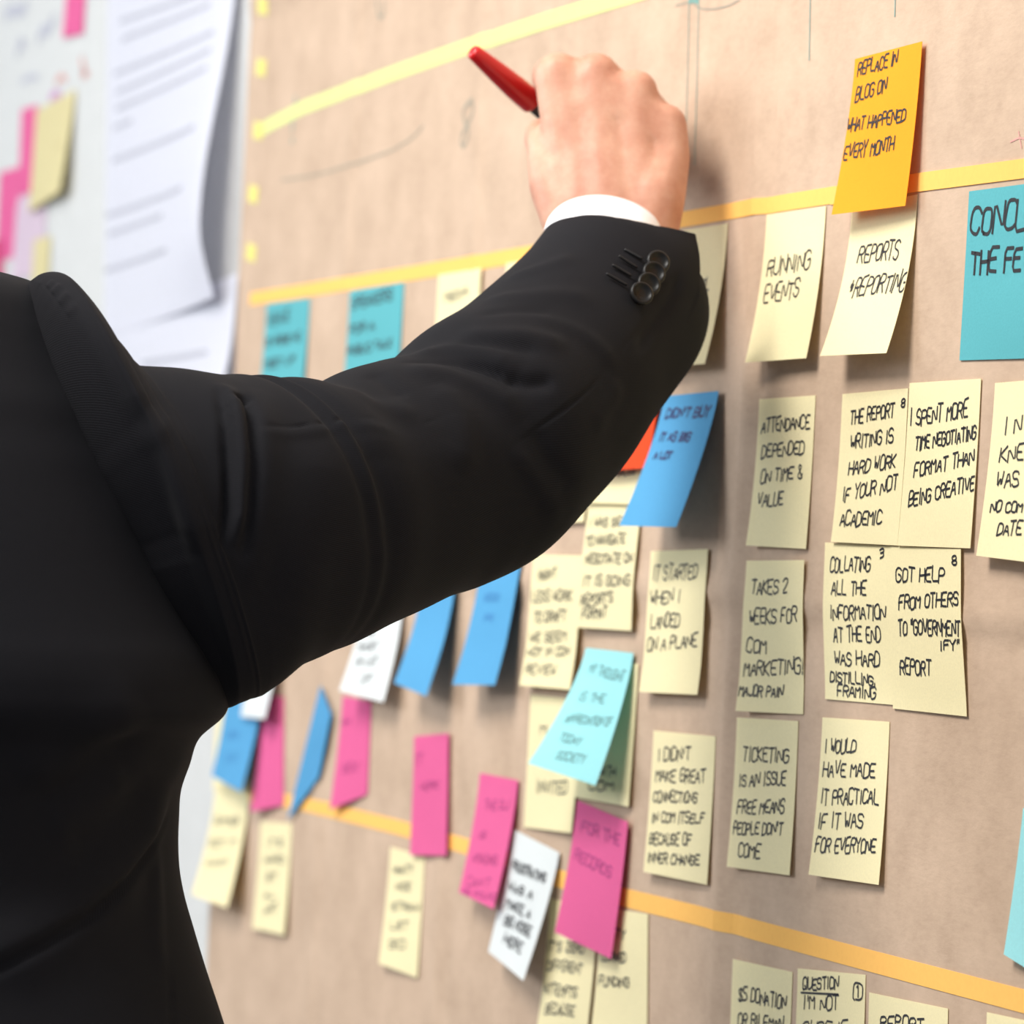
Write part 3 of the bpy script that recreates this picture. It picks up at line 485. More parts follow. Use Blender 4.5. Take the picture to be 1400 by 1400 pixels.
FOLDS = {'sleeve': [([[0.5599,-0.3348,1.4705],[0.5637,-0.3343,1.4658],[0.5688,-0.3343,1.461],[0.5735,-0.3342,1.4562],[0.5772,-0.3342,1.4514],[0.5804,-0.334,1.4466],[0.5832,-0.3337,1.4419],[0.5857,-0.3333,1.4371],[0.5876,-0.3338,1.432],[0.5893,-0.3341,1.427],[0.5907,-0.3344,1.4219],[0.5918,-0.3346,1.4169],[0.5929,-0.3348,1.4119],[0.5936,-0.3358,1.4066],[0.5941,-0.3367,1.4013],[0.5943,-0.3376,1.3961]],0.0055,0.005),([[0.5619,-0.3382,1.469],[0.5654,-0.3379,1.4641],[0.5703,-0.338,1.4592],[0.5749,-0.3381,1.4544],[0.5788,-0.3379,1.4496],[0.5818,-0.3383,1.4448],[0.5843,-0.3385,1.44],[0.5863,-0.3386,1.4353],[0.5881,-0.3386,1.4305],[0.5895,-0.3389,1.4258],[0.5909,-0.3392,1.4211],[0.5922,-0.3395,1.4163],[0.5934,-0.3398,1.4116],[0.5943,-0.3407,1.4069],[0.5951,-0.3417,1.4022],[0.5955,-0.3426,1.3974]],0.0026000000000000003,-0.005),([[0.5616,-0.3262,1.4681],[0.5655,-0.326,1.4622],[0.571,-0.3262,1.4562],[0.5765,-0.3265,1.4503],[0.5808,-0.3273,1.4454],[0.5839,-0.3278,1.4406],[0.5863,-0.328,1.4358],[0.5881,-0.3282,1.4311],[0.5895,-0.3287,1.4263],[0.5908,-0.3293,1.4216],[0.5918,-0.3297,1.4168],[0.5927,-0.3302,1.4121],[0.5933,-0.3311,1.4063],[0.5936,-0.332,1.4005],[0.5937,-0.3328,1.3947]],0.0024,-0.004),([[0.5556,-0.3159,1.4692],[0.5601,-0.3168,1.4641],[0.5666,-0.3182,1.459],[0.5724,-0.3195,1.454],[0.5769,-0.3204,1.4491],[0.5804,-0.321,1.4442],[0.5834,-0.3219,1.439],[0.5862,-0.3227,1.4339],[0.5884,-0.3234,1.4288],[0.59,-0.3238,1.4237],[0.5912,-0.3242,1.4187],[0.592,-0.325,1.4136],[0.5925,-0.3257,1.4085],[0.5928,-0.3264,1.4035],[0.593,-0.3271,1.3984],[0.5932,-0.3277,1.3934],[0.5931,-0.3283,1.3886],[0.5928,-0.3288,1.3839],[0.5924,-0.3292,1.3791],[0.5919,-0.3297,1.3744]],0.008,0.0022),([[0.567,-0.3291,1.4637],[0.5677,-0.3278,1.4592]],0.003,-0.004),([[0.5294,-0.4134,1.5083],[0.5298,-0.4117,1.5113]],0.002,0.0007),([[0.5365,-0.4106,1.5059],[0.5372,-0.4087,1.5099]],0.002,0.0008),([[0.5414,-0.409,1.5029],[0.5426,-0.4056,1.5076]],0.002,0.0008),([[0.548,-0.4074,1.4986],[0.5497,-0.4029,1.5036]],0.0022,0.0007),([[0.5545,-0.4054,1.4937],[0.5563,-0.4006,1.4984]],0.0022,0.0005),([[0.5902,-0.3768,1.4535],[0.5909,-0.3736,1.4506],[0.5912,-0.3703,1.4476],[0.591,-0.3669,1.4447],[0.5911,-0.3636,1.4417],[0.5915,-0.362,1.4368],[0.5929,-0.3607,1.4319],[0.5945,-0.3595,1.4269],[0.5959,-0.3582,1.422],[0.5972,-0.3569,1.4171],[0.5979,-0.3565,1.4121],[0.5983,-0.3559,1.4072],[0.5979,-0.3552,1.4022],[0.597,-0.3543,1.3972],[0.5963,-0.3535,1.3923]],0.012,0.0025),([[0.5881,-0.3813,1.4595],[0.5891,-0.3797,1.4549],[0.5901,-0.3782,1.4503],[0.591,-0.3766,1.4457],[0.5917,-0.3749,1.4411],[0.592,-0.3735,1.4362],[0.5921,-0.372,1.4313],[0.592,-0.3704,1.4264],[0.5918,-0.3689,1.4215],[0.5916,-0.3673,1.4166],[0.5912,-0.3656,1.412],[0.5905,-0.3639,1.4073],[0.5895,-0.362,1.4027],[0.5885,-0.3602,1.3981],[0.5879,-0.3585,1.3935],[0.5877,-0.3568,1.3888]],0.007,-0.0022),([[0.5771,-0.3236,1.4479],[0.5763,-0.3188,1.4489],[0.5744,-0.3137,1.45],[0.5721,-0.3081,1.4505],[0.5693,-0.3023,1.451],[0.5654,-0.2961,1.4515],[0.5615,-0.2867,1.454],[0.5566,-0.2794,1.4556],[0.5524,-0.2722,1.4572],[0.5488,-0.2651,1.4577],[0.5451,-0.258,1.4581],[0.542,-0.25,1.4568],[0.5407,-0.2426,1.4554]],0.0008,-0.0009000000000000001),([[0.579,-0.324,1.4453],[0.5787,-0.3191,1.4459],[0.5771,-0.3139,1.4466],[0.5751,-0.3085,1.4473],[0.5726,-0.303,1.448],[0.5697,-0.2973,1.4488],[0.5666,-0.2914,1.4502],[0.5631,-0.2854,1.4516],[0.5591,-0.2792,1.4531],[0.5553,-0.273,1.4545],[0.5526,-0.267,1.4542],[0.5506,-0.2612,1.4538],[0.5482,-0.2553,1.4534],[0.5455,-0.2493,1.4531],[0.5442,-0.2437,1.4527]],0.003,0.0005),([[0.5304,-0.2324,1.4562],[0.5287,-0.2267,1.4588],[0.5251,-0.2203,1.4616],[0.5217,-0.2122,1.4621],[0.5187,-0.2041,1.4626],[0.5155,-0.1972,1.4639],[0.5127,-0.1903,1.4653],[0.5116,-0.184,1.4665]],0.0008,-0.0006),([[0.489,-0.2302,1.4877],[0.4899,-0.2238,1.4884],[0.4903,-0.2172,1.4892],[0.4913,-0.2103,1.4885],[0.4929,-0.2037,1.4879],[0.4943,-0.1993,1.4864],[0.4958,-0.1949,1.4849],[0.4977,-0.1907,1.4834],[0.5001,-0.1851,1.4808],[0.5025,-0.1795,1.4782]],0.0024,-0.003),([[0.4734,-0.2225,1.4925],[0.4753,-0.2172,1.4932],[0.4773,-0.2119,1.4939],[0.4797,-0.2067,1.4946],[0.4826,-0.2016,1.4937],[0.486,-0.1967,1.4927],[0.4894,-0.1918,1.4918],[0.4928,-0.1869,1.4895],[0.496,-0.1819,1.4872],[0.4987,-0.1767,1.4849]],0.007,0.003),([[0.4986,-0.2339,1.4835],[0.5001,-0.2284,1.4832],[0.5011,-0.2228,1.483],[0.5017,-0.2171,1.4827],[0.5025,-0.2114,1.4814],[0.5036,-0.2057,1.48],[0.5047,-0.2001,1.4786],[0.5054,-0.1954,1.476],[0.5061,-0.1908,1.4735],[0.5074,-0.1863,1.4709],[0.5091,-0.1822,1.466],[0.5109,-0.1781,1.4611]],0.007,0.0026000000000000003),([[0.5202,-0.2682,1.4742],[0.5256,-0.2645,1.471],[0.5303,-0.2607,1.4678],[0.5318,-0.2565,1.4662],[0.5313,-0.2516,1.4648],[0.5301,-0.2465,1.4633],[0.5295,-0.2402,1.4622],[0.5299,-0.2342,1.461]],0.007,0.0018000000000000002),([[0.5002,-0.2502,1.4825],[0.5055,-0.2473,1.4783],[0.5122,-0.2448,1.4741],[0.5176,-0.242,1.4708],[0.521,-0.2386,1.4676]],0.005,-0.0012),([[0.5106,-0.2198,1.4773],[0.5135,-0.217,1.4729],[0.5171,-0.2145,1.4685],[0.5209,-0.212,1.4641],[0.5241,-0.2117,1.4585],[0.5274,-0.2113,1.4529],[0.5307,-0.211,1.4473],[0.5331,-0.2133,1.4406],[0.5346,-0.2152,1.4338]],0.009000000000000001,0.002),([[0.5013,-0.1846,1.4796],[0.5024,-0.1787,1.4791],[0.5028,-0.1725,1.4786],[0.5026,-0.1661,1.4798],[0.5029,-0.1599,1.481]],0.004,-0.0025),([[0.4715,-0.2008,1.5035],[0.4753,-0.1947,1.5024],[0.4794,-0.1889,1.5012],[0.4822,-0.1844,1.5016],[0.4837,-0.1795,1.5021],[0.4844,-0.1743,1.5027],[0.4849,-0.1691,1.5033],[0.4854,-0.1637,1.5023],[0.4853,-0.1581,1.5014],[0.4847,-0.1524,1.5005],[0.4847,-0.1468,1.4995]],0.006,0.002),([[0.478,-0.2009,1.4971],[0.4811,-0.1952,1.4969],[0.4843,-0.1897,1.4966],[0.4871,-0.184,1.4964],[0.4892,-0.1793,1.496],[0.4908,-0.1744,1.4955],[0.4923,-0.1695,1.4951],[0.4939,-0.1646,1.4947]],0.004,-0.0018000000000000002),([[0.4389,-0.1758,1.5221],[0.4427,-0.171,1.5229],[0.4466,-0.1662,1.5236],[0.4496,-0.1611,1.5244],[0.4513,-0.1562,1.5246],[0.4521,-0.1509,1.5249],[0.4526,-0.1455,1.5253],[0.4532,-0.1401,1.5256],[0.4544,-0.1343,1.5253],[0.4555,-0.1285,1.5251],[0.4567,-0.1226,1.5248]],0.007,0.0016),([[0.4606,-0.1866,1.5135],[0.4627,-0.1812,1.5143],[0.4639,-0.1756,1.5152],[0.4643,-0.1697,1.5162],[0.4647,-0.1643,1.5161],[0.4655,-0.159,1.5161],[0.466,-0.1536,1.5161],[0.4666,-0.1483,1.5161]],0.004,-0.0012),([[0.4699,-0.1641,1.5128],[0.4715,-0.1585,1.512],[0.4726,-0.1527,1.5111],[0.4733,-0.1468,1.5103],[0.4733,-0.1421,1.508],[0.4736,-0.1374,1.5057],[0.4743,-0.1329,1.5033],[0.4751,-0.1284,1.501],[0.4754,-0.1247,1.4977],[0.4756,-0.1209,1.4945],[0.476,-0.1171,1.4912]],0.005,0.0013000000000000002),([[0.4184,-0.1581,1.5349],[0.4209,-0.1528,1.5369],[0.4235,-0.1475,1.5389],[0.425,-0.1418,1.541],[0.4252,-0.1357,1.5432],[0.4248,-0.1293,1.5455],[0.4251,-0.1232,1.5477]],0.006,0.0012),([[0.5159,-0.1846,1.4489],[0.5156,-0.1807,1.4446],[0.5144,-0.1765,1.4403],[0.513,-0.1722,1.4361],[0.5112,-0.1687,1.432],[0.5087,-0.1648,1.428],[0.5049,-0.1605,1.4239],[0.5004,-0.156,1.4199],[0.4982,-0.1494,1.4133]],0.005,0.0016),([[0.5109,-0.1725,1.4581],[0.511,-0.1699,1.4531],[0.5104,-0.1671,1.4482],[0.509,-0.1639,1.4433],[0.5072,-0.1585,1.4385],[0.5047,-0.1528,1.4337],[0.5046,-0.1437,1.4341]],0.004,-0.0014),([[0.4943,-0.1373,1.4585],[0.4918,-0.133,1.464],[0.4874,-0.1279,1.4695],[0.4827,-0.1238,1.4744],[0.4793,-0.1203,1.4793],[0.4777,-0.1174,1.4842]],0.006,0.0012),([[0.5737,-0.2966,1.4456],[0.5753,-0.2959,1.4405],[0.5774,-0.2952,1.4354],[0.5793,-0.2946,1.4303],[0.5809,-0.2938,1.4252],[0.5824,-0.293,1.4202],[0.5835,-0.2934,1.4151],[0.5845,-0.2938,1.41],[0.5852,-0.2941,1.4049],[0.5856,-0.2943,1.3998],[0.5858,-0.2944,1.3947],[0.5856,-0.2955,1.3902],[0.5853,-0.2965,1.3857],[0.5849,-0.2975,1.3812],[0.5844,-0.2984,1.3767],[0.5838,-0.2993,1.3722]],0.014,0.0014),([[0.5561,-0.261,1.4477],[0.5575,-0.2601,1.4425],[0.5593,-0.2594,1.4373],[0.561,-0.2587,1.4322],[0.5625,-0.2579,1.427],[0.5644,-0.2572,1.4219],[0.566,-0.2582,1.4167],[0.5672,-0.259,1.4115],[0.5675,-0.2595,1.4063],[0.5671,-0.2598,1.4011],[0.5665,-0.26,1.3959]],0.014,-0.0012),([[0.4226,-0.0675,1.5456],[0.4252,-0.0715,1.5397],[0.43,-0.0765,1.5338],[0.4357,-0.0817,1.5286],[0.4413,-0.0869,1.5235],[0.4467,-0.0919,1.5184],[0.452,-0.0973,1.5137],[0.4576,-0.1028,1.5091],[0.4632,-0.1083,1.5044],[0.4686,-0.1136,1.4998],[0.4739,-0.1188,1.4952],[0.4793,-0.124,1.4907],[0.4847,-0.1304,1.4853],[0.4905,-0.137,1.4799],[0.4964,-0.1439,1.4757],[0.5015,-0.1505,1.4716],[0.505,-0.1564,1.4676],[0.5071,-0.1612,1.4644],[0.5087,-0.1659,1.4613],[0.5106,-0.1706,1.4582],[0.5122,-0.1764,1.4536],[0.5129,-0.1818,1.4491]],0.0009000000000000001,-0.001),([[0.4207,-0.0635,1.5449],[0.4233,-0.0672,1.5385],[0.4281,-0.0717,1.532],[0.4336,-0.0769,1.5264],[0.4394,-0.0821,1.5208],[0.4454,-0.0874,1.5152],[0.4517,-0.0935,1.5101],[0.4574,-0.0993,1.5051],[0.4607,-0.1041,1.5002]],0.004,-0.002)],'torso': [([[0.5044,-0.4012,1.5084],[0.5058,-0.398,1.5045],[0.507,-0.3947,1.5005],[0.5079,-0.3914,1.4965],[0.5086,-0.3884,1.4918],[0.5095,-0.3855,1.4871],[0.5106,-0.3826,1.4823],[0.5122,-0.3799,1.4776],[0.5144,-0.3777,1.4728],[0.5174,-0.3757,1.4679],[0.5204,-0.3737,1.4631],[0.523,-0.3716,1.4583],[0.5248,-0.3699,1.4542],[0.5262,-0.3682,1.4501],[0.5276,-0.3664,1.446],[0.529,-0.3647,1.4419],[0.5304,-0.363,1.4379],[0.5318,-0.3612,1.4338],[0.5332,-0.3595,1.4297],[0.5345,-0.3579,1.4255],[0.5359,-0.3564,1.4213],[0.5373,-0.3549,1.417],[0.5387,-0.3534,1.4128],[0.5401,-0.3519,1.4086],[0.5415,-0.3504,1.4044],[0.5431,-0.3491,1.4002],[0.5452,-0.348,1.396],[0.5476,-0.3469,1.3918],[0.5498,-0.3458,1.3876],[0.5515,-0.3445,1.3834],[0.553,-0.3432,1.3792],[0.5547,-0.3421,1.3747],[0.5569,-0.3411,1.3701],[0.5595,-0.3401,1.3656],[0.5622,-0.3393,1.3612],[0.5648,-0.3384,1.3567],[0.5674,-0.3375,1.3522],[0.5695,-0.3364,1.3477],[0.571,-0.3352,1.3433],[0.5718,-0.3338,1.3388]],0.004,-0.0015),([[0.5297,-0.4113,1.4976],[0.5303,-0.408,1.4935],[0.5308,-0.4046,1.4894],[0.5316,-0.4013,1.4853],[0.5327,-0.3989,1.4806],[0.5345,-0.3966,1.4759],[0.5366,-0.3945,1.4711],[0.5393,-0.3924,1.4664],[0.5423,-0.3908,1.4616],[0.5452,-0.3893,1.4568],[0.5471,-0.3874,1.4521],[0.5479,-0.3854,1.4474],[0.5487,-0.3834,1.4431],[0.5501,-0.3816,1.4387],[0.5518,-0.3798,1.4343],[0.5536,-0.3781,1.4299],[0.5557,-0.3764,1.4256],[0.5584,-0.3752,1.4205],[0.5615,-0.3741,1.4155],[0.5643,-0.3729,1.4105],[0.5664,-0.3716,1.4055],[0.5676,-0.37,1.4006]],0.014,0.002),([[0.616,-0.452,1.21],[0.6166,-0.4476,1.2122],[0.6165,-0.4431,1.2144],[0.6161,-0.4386,1.2165],[0.6153,-0.4339,1.2186],[0.6141,-0.4291,1.2209],[0.6126,-0.4243,1.2232],[0.611,-0.4194,1.2255],[0.6091,-0.4144,1.2278],[0.6069,-0.4097,1.2303],[0.6045,-0.405,1.2328],[0.6016,-0.4001,1.2352],[0.5985,-0.3952,1.2376],[0.595,-0.391,1.2404],[0.5915,-0.3868,1.2432],[0.5878,-0.3826,1.246],[0.5839,-0.3782,1.2488],[0.58,-0.3739,1.2517],[0.5761,-0.3703,1.2549],[0.5723,-0.3666,1.2581],[0.5685,-0.363,1.2614],[0.5648,-0.3594,1.2647],[0.561,-0.3559,1.2688],[0.5566,-0.3523,1.2729],[0.552,-0.3486,1.277],[0.549,-0.3453,1.2812]],0.0026000000000000003,-0.004),([[0.6146,-0.4521,1.2174],[0.6152,-0.4477,1.2196],[0.615,-0.4432,1.2218],[0.6143,-0.4385,1.2239],[0.6133,-0.4338,1.2259],[0.612,-0.429,1.2283],[0.6105,-0.4242,1.2306],[0.6087,-0.4192,1.2329],[0.6068,-0.4142,1.2352],[0.6045,-0.4096,1.2381],[0.6018,-0.4048,1.2409],[0.5988,-0.3999,1.2438],[0.5955,-0.3949,1.2466],[0.5918,-0.3902,1.2498],[0.588,-0.3855,1.253],[0.5839,-0.3807,1.2562],[0.5797,-0.3758,1.2594],[0.5755,-0.3717,1.263],[0.5716,-0.3677,1.2667],[0.568,-0.3637,1.2704],[0.5646,-0.3598,1.2742],[0.5614,-0.3564,1.2788],[0.5585,-0.353,1.2834],[0.5563,-0.3497,1.2881],[0.5552,-0.3468,1.2928]],0.011,0.005),([[0.6164,-0.4337,1.2102],[0.6166,-0.4296,1.2127],[0.6159,-0.4252,1.2151],[0.6145,-0.4207,1.2174],[0.6128,-0.4161,1.2197],[0.6111,-0.4115,1.2219],[0.6091,-0.4075,1.2243],[0.6066,-0.4034,1.2266],[0.6038,-0.3992,1.2289],[0.6008,-0.3949,1.2312],[0.5976,-0.3906,1.2335],[0.5942,-0.3861,1.2358],[0.5903,-0.3822,1.2388],[0.5862,-0.3781,1.2418],[0.5817,-0.374,1.2448],[0.5774,-0.3698,1.2478],[0.5738,-0.3658,1.2509],[0.572,-0.3623,1.2542]],0.009000000000000001,0.002),([[0.6067,-0.4296,1.296],[0.6071,-0.4257,1.2981],[0.607,-0.4216,1.3003],[0.6065,-0.4175,1.3024],[0.6059,-0.4136,1.3048],[0.6056,-0.4097,1.3071],[0.6061,-0.406,1.3096],[0.6075,-0.4026,1.312],[0.6094,-0.399,1.3148],[0.611,-0.3953,1.3176],[0.6118,-0.3914,1.3203],[0.6119,-0.3876,1.3227],[0.6112,-0.3837,1.3251],[0.6104,-0.3796,1.3275],[0.6102,-0.3757,1.3299]],0.014,0.003),([[0.6022,-0.425,1.2851],[0.6023,-0.4199,1.2872],[0.6015,-0.4147,1.2893],[0.6007,-0.4094,1.2915],[0.5999,-0.4046,1.2942],[0.5992,-0.3998,1.297],[0.5981,-0.395,1.2997],[0.5965,-0.39,1.3024],[0.5945,-0.3849,1.3052],[0.5932,-0.3799,1.3079],[0.5931,-0.3752,1.3108],[0.5941,-0.3709,1.3137]],0.01,-0.002),([[0.5989,-0.4143,1.2728],[0.5988,-0.4097,1.2755],[0.5975,-0.4048,1.2782],[0.5955,-0.3998,1.2809],[0.5933,-0.3946,1.2835],[0.5911,-0.3904,1.2862],[0.5892,-0.3863,1.289],[0.5879,-0.3823,1.2918],[0.587,-0.3784,1.2946],[0.5869,-0.3747,1.2975]],0.012,0.0022),([[0.5946,-0.4034,1.2634],[0.5943,-0.3997,1.2662],[0.5929,-0.3957,1.2689],[0.5908,-0.3915,1.2716],[0.5881,-0.3872,1.2743],[0.5848,-0.3827,1.2769],[0.5813,-0.3781,1.2795],[0.5772,-0.3734,1.2821],[0.5729,-0.3686,1.2847],[0.5694,-0.3639,1.2874],[0.5679,-0.3598,1.2903]],0.009000000000000001,-0.0015),([[0.5488,-0.3456,1.262],[0.5499,-0.3458,1.2569],[0.5517,-0.3462,1.2518],[0.554,-0.3467,1.2468],[0.5566,-0.3473,1.2419],[0.5596,-0.3477,1.2377],[0.563,-0.3482,1.2336],[0.5665,-0.3487,1.2295],[0.5697,-0.3491,1.2254],[0.5726,-0.3495,1.2213],[0.5755,-0.35,1.2172],[0.5782,-0.3504,1.213],[0.5806,-0.3508,1.2087],[0.5832,-0.3512,1.2046],[0.5863,-0.3518,1.2005],[0.5897,-0.3524,1.1964],[0.593,-0.3531,1.1924],[0.5963,-0.3536,1.1884],[0.5994,-0.3541,1.1845],[0.6024,-0.3545,1.1806],[0.6048,-0.3548,1.1765],[0.6061,-0.3549,1.1724]],0.0012,-0.0016),([[0.5584,-0.3528,1.2643],[0.5586,-0.3527,1.2592],[0.5592,-0.3528,1.2542],[0.5606,-0.353,1.2492],[0.5629,-0.3535,1.2443],[0.5658,-0.3542,1.2395],[0.5692,-0.3548,1.2351],[0.5725,-0.3555,1.2307],[0.5753,-0.3559,1.2263],[0.5778,-0.3564,1.2218],[0.5802,-0.3568,1.2174],[0.5817,-0.3569,1.2129]],0.006,0.0015)]}     # (polyline points in metres, width, height)
def displace(P, Nrm, folds):
    """raise ridges (+) and press creases (-) along polylines lying on the cloth"""
    P2 = P.reshape(-1, 3); d = np.zeros(len(P2))
    for pts, wid, amp in folds:
        pts = np.array(pts); best = np.full(len(P2), 9.0); par = np.zeros(len(P2)); n = len(pts) - 1
        for i in range(n):
            a, bb = pts[i], pts[i + 1]; ab = bb - a
            t = np.clip(((P2 - a) @ ab) / max(ab @ ab, 1e-12), 0, 1)
            dd = np.linalg.norm(P2 - (a + t[:, None] * ab), axis=1)
            m = dd < best; best[m] = dd[m]; par[m] = (i + t[m]) / n
        d += amp * np.exp(-(best / wid) ** 2) * np.minimum(1, np.minimum(par, 1 - par) * 5 + 0.15)
    return P + (Nrm.reshape(-1, 3) * d[:, None]).reshape(P.shape)

def grid_normals(P, wrap=True):
    du = np.roll(P, -1, 1) - np.roll(P, 1, 1)
    dv = np.gradient(P, axis=0)
    n = np.cross(du, dv)
    l = np.linalg.norm(n, axis=-1, keepdims=True); l[l < 1e-12] = 1
    return n / l

def catmull(A, per):
    A = np.asarray(A, float); out = []
    for i in range(len(A) - 1):
        p0, p1, p2, p3 = A[max(i - 1, 0)], A[i], A[i + 1], A[min(i + 2, len(A) - 1)]
        for k in range(per):
            t = k / per
            out.append(0.5 * ((2 * p1) + (p2 - p0) * t + (2 * p0 - 5 * p1 + 4 * p2 - p3) * t * t + (3 * p1 - p0 - 3 * p2 + p3) * t ** 3))
    out.append(A[-1])
    return np.array(out)

def super_ring(c, z, w, d, n, e=2.25):
    th = np.linspace(0, 2 * np.pi, n, endpoint=False); e = 2 / e
    x = np.sign(np.cos(th)) * np.abs(np.cos(th)) ** e * w
    y = np.sign(np.sin(th)) * np.abs(np.sin(th)) ** e * d
    return np.array([c[0], c[1], z]) + np.outer(x, RGT) + np.outer(y, FWD)

def tube_mesh(name, P, mat, flip=False, cap=True, parent=None):
    h, w = P.shape[:2]
    V = list(P.reshape(-1, 3)); F0 = grid_faces(h, w, True)
    if cap:
        F0 += [tuple(reversed(range(w))), tuple(range((h - 1) * w, h * w))]
    if flip: F0 = [tuple(reversed(f)) for f in F0]
    o = link_mesh(name, V, F0, mat)
    du = np.linalg.norm(np.roll(P, -1, 1) - P, axis=-1).mean(0); u_ = np.concatenate([[0], np.cumsum(du)])
    dv = np.linalg.norm(np.diff(P, axis=0), axis=-1).mean(1); v_ = np.concatenate([[0], np.cumsum(dv)])
    uvl = o.data.uv_layers.new(name='UVMap')
    li = np.zeros(len(o.data.loops), int); o.data.loops.foreach_get('vertex_index', li)
    ii, jj = li // w, li % w
    npoly = (h - 1) * w * 4
    first = jj.copy()
    q4 = jj[:npoly].reshape(-1, 4); wrapq = (q4.max(1) == w - 1) & (q4.min(1) == 0)
    q4 = np.where(wrapq[:, None] & (q4 == 0), w, q4); first[:npoly] = q4.reshape(-1)
    uvl.data.foreach_set('uv', np.stack([u_[first], v_[ii]], -1).astype(np.float32).ravel())
    if parent: parent_keep(o, parent)
    return o

# torso of the jacket
TAB = [(0.78,0.23900000000000002,0.135),(0.8,0.247,0.14),(0.95,0.249,0.145),(1.08,0.257,0.15),(1.155,0.259,0.15),(1.167,0.2582,0.15),(1.179,0.2528,0.15),(1.191,0.2474,0.149),(1.203,0.2417,0.148),(1.215,0.2363,0.1469),(1.227,0.2312,0.1459),(1.239,0.2263,0.1448),(1.251,0.2229,0.1438),(1.263,0.2216,0.1429),(1.275,0.2214,0.1426),(1.287,0.2219,0.1423),(1.299,0.2262,0.142),(1.311,0.2309,0.1417),(1.323,0.2449,0.1414),(1.335,0.2457,0.1411),(1.347,0.2423,0.14),(1.359,0.2361,0.1384),(1.371,0.23,0.1367),(1.383,0.2242,0.1351),(1.395,0.2185,0.1334),(1.407,0.2126,0.1318),(1.419,0.2065,0.1301),(1.431,0.2005,0.127),(1.443,0.1937,0.1237),(1.455,0.1872,0.1204),(1.467,0.1791,0.1157),(1.479,0.1712,0.1101),(1.491,0.1635,0.1044),(1.503,0.1546,0.097),(1.51,0.14459999999999998,0.086),(1.514,0.1296,0.085),(1.518,0.108,0.083),(1.526,0.088,0.08),(1.532,0.07,0.07)]
tab = np.array(TAB)
rows = catmull(tab, 7)
def torso_ring(z, w, d):
    r_ = super_ring(TC, z, w, d, 420)
    wl = np.interp(z, [.78, 1.0, 1.15, 1.3, 1.42, 1.46, 1.49, 1.505, 1.515, 1.532], [.235, .237, .232, .230, .222, .207, .185, .160, .130, .07])
    lat = (r_ - np.array([TC.x, TC.y, 0])) @ np.array(RGT)      # the far side hangs straight, without the pull of the raised arm
    return r_ + np.outer(np.where(lat < 0, lat * (wl / w - 1), 0), RGT)
P = np.array([torso_ring(z, w, d) for z, w, d in rows])
P = displace(P, grid_normals(P), FOLDS['torso'])
jacket = tube_mesh('suit_jacket', P, suit_m)
parent_keep(jacket, person)

def child_of_jacket(o):
    o.parent = jacket
    o.matrix_parent_inverse = Matrix.Identity(4)
    return o

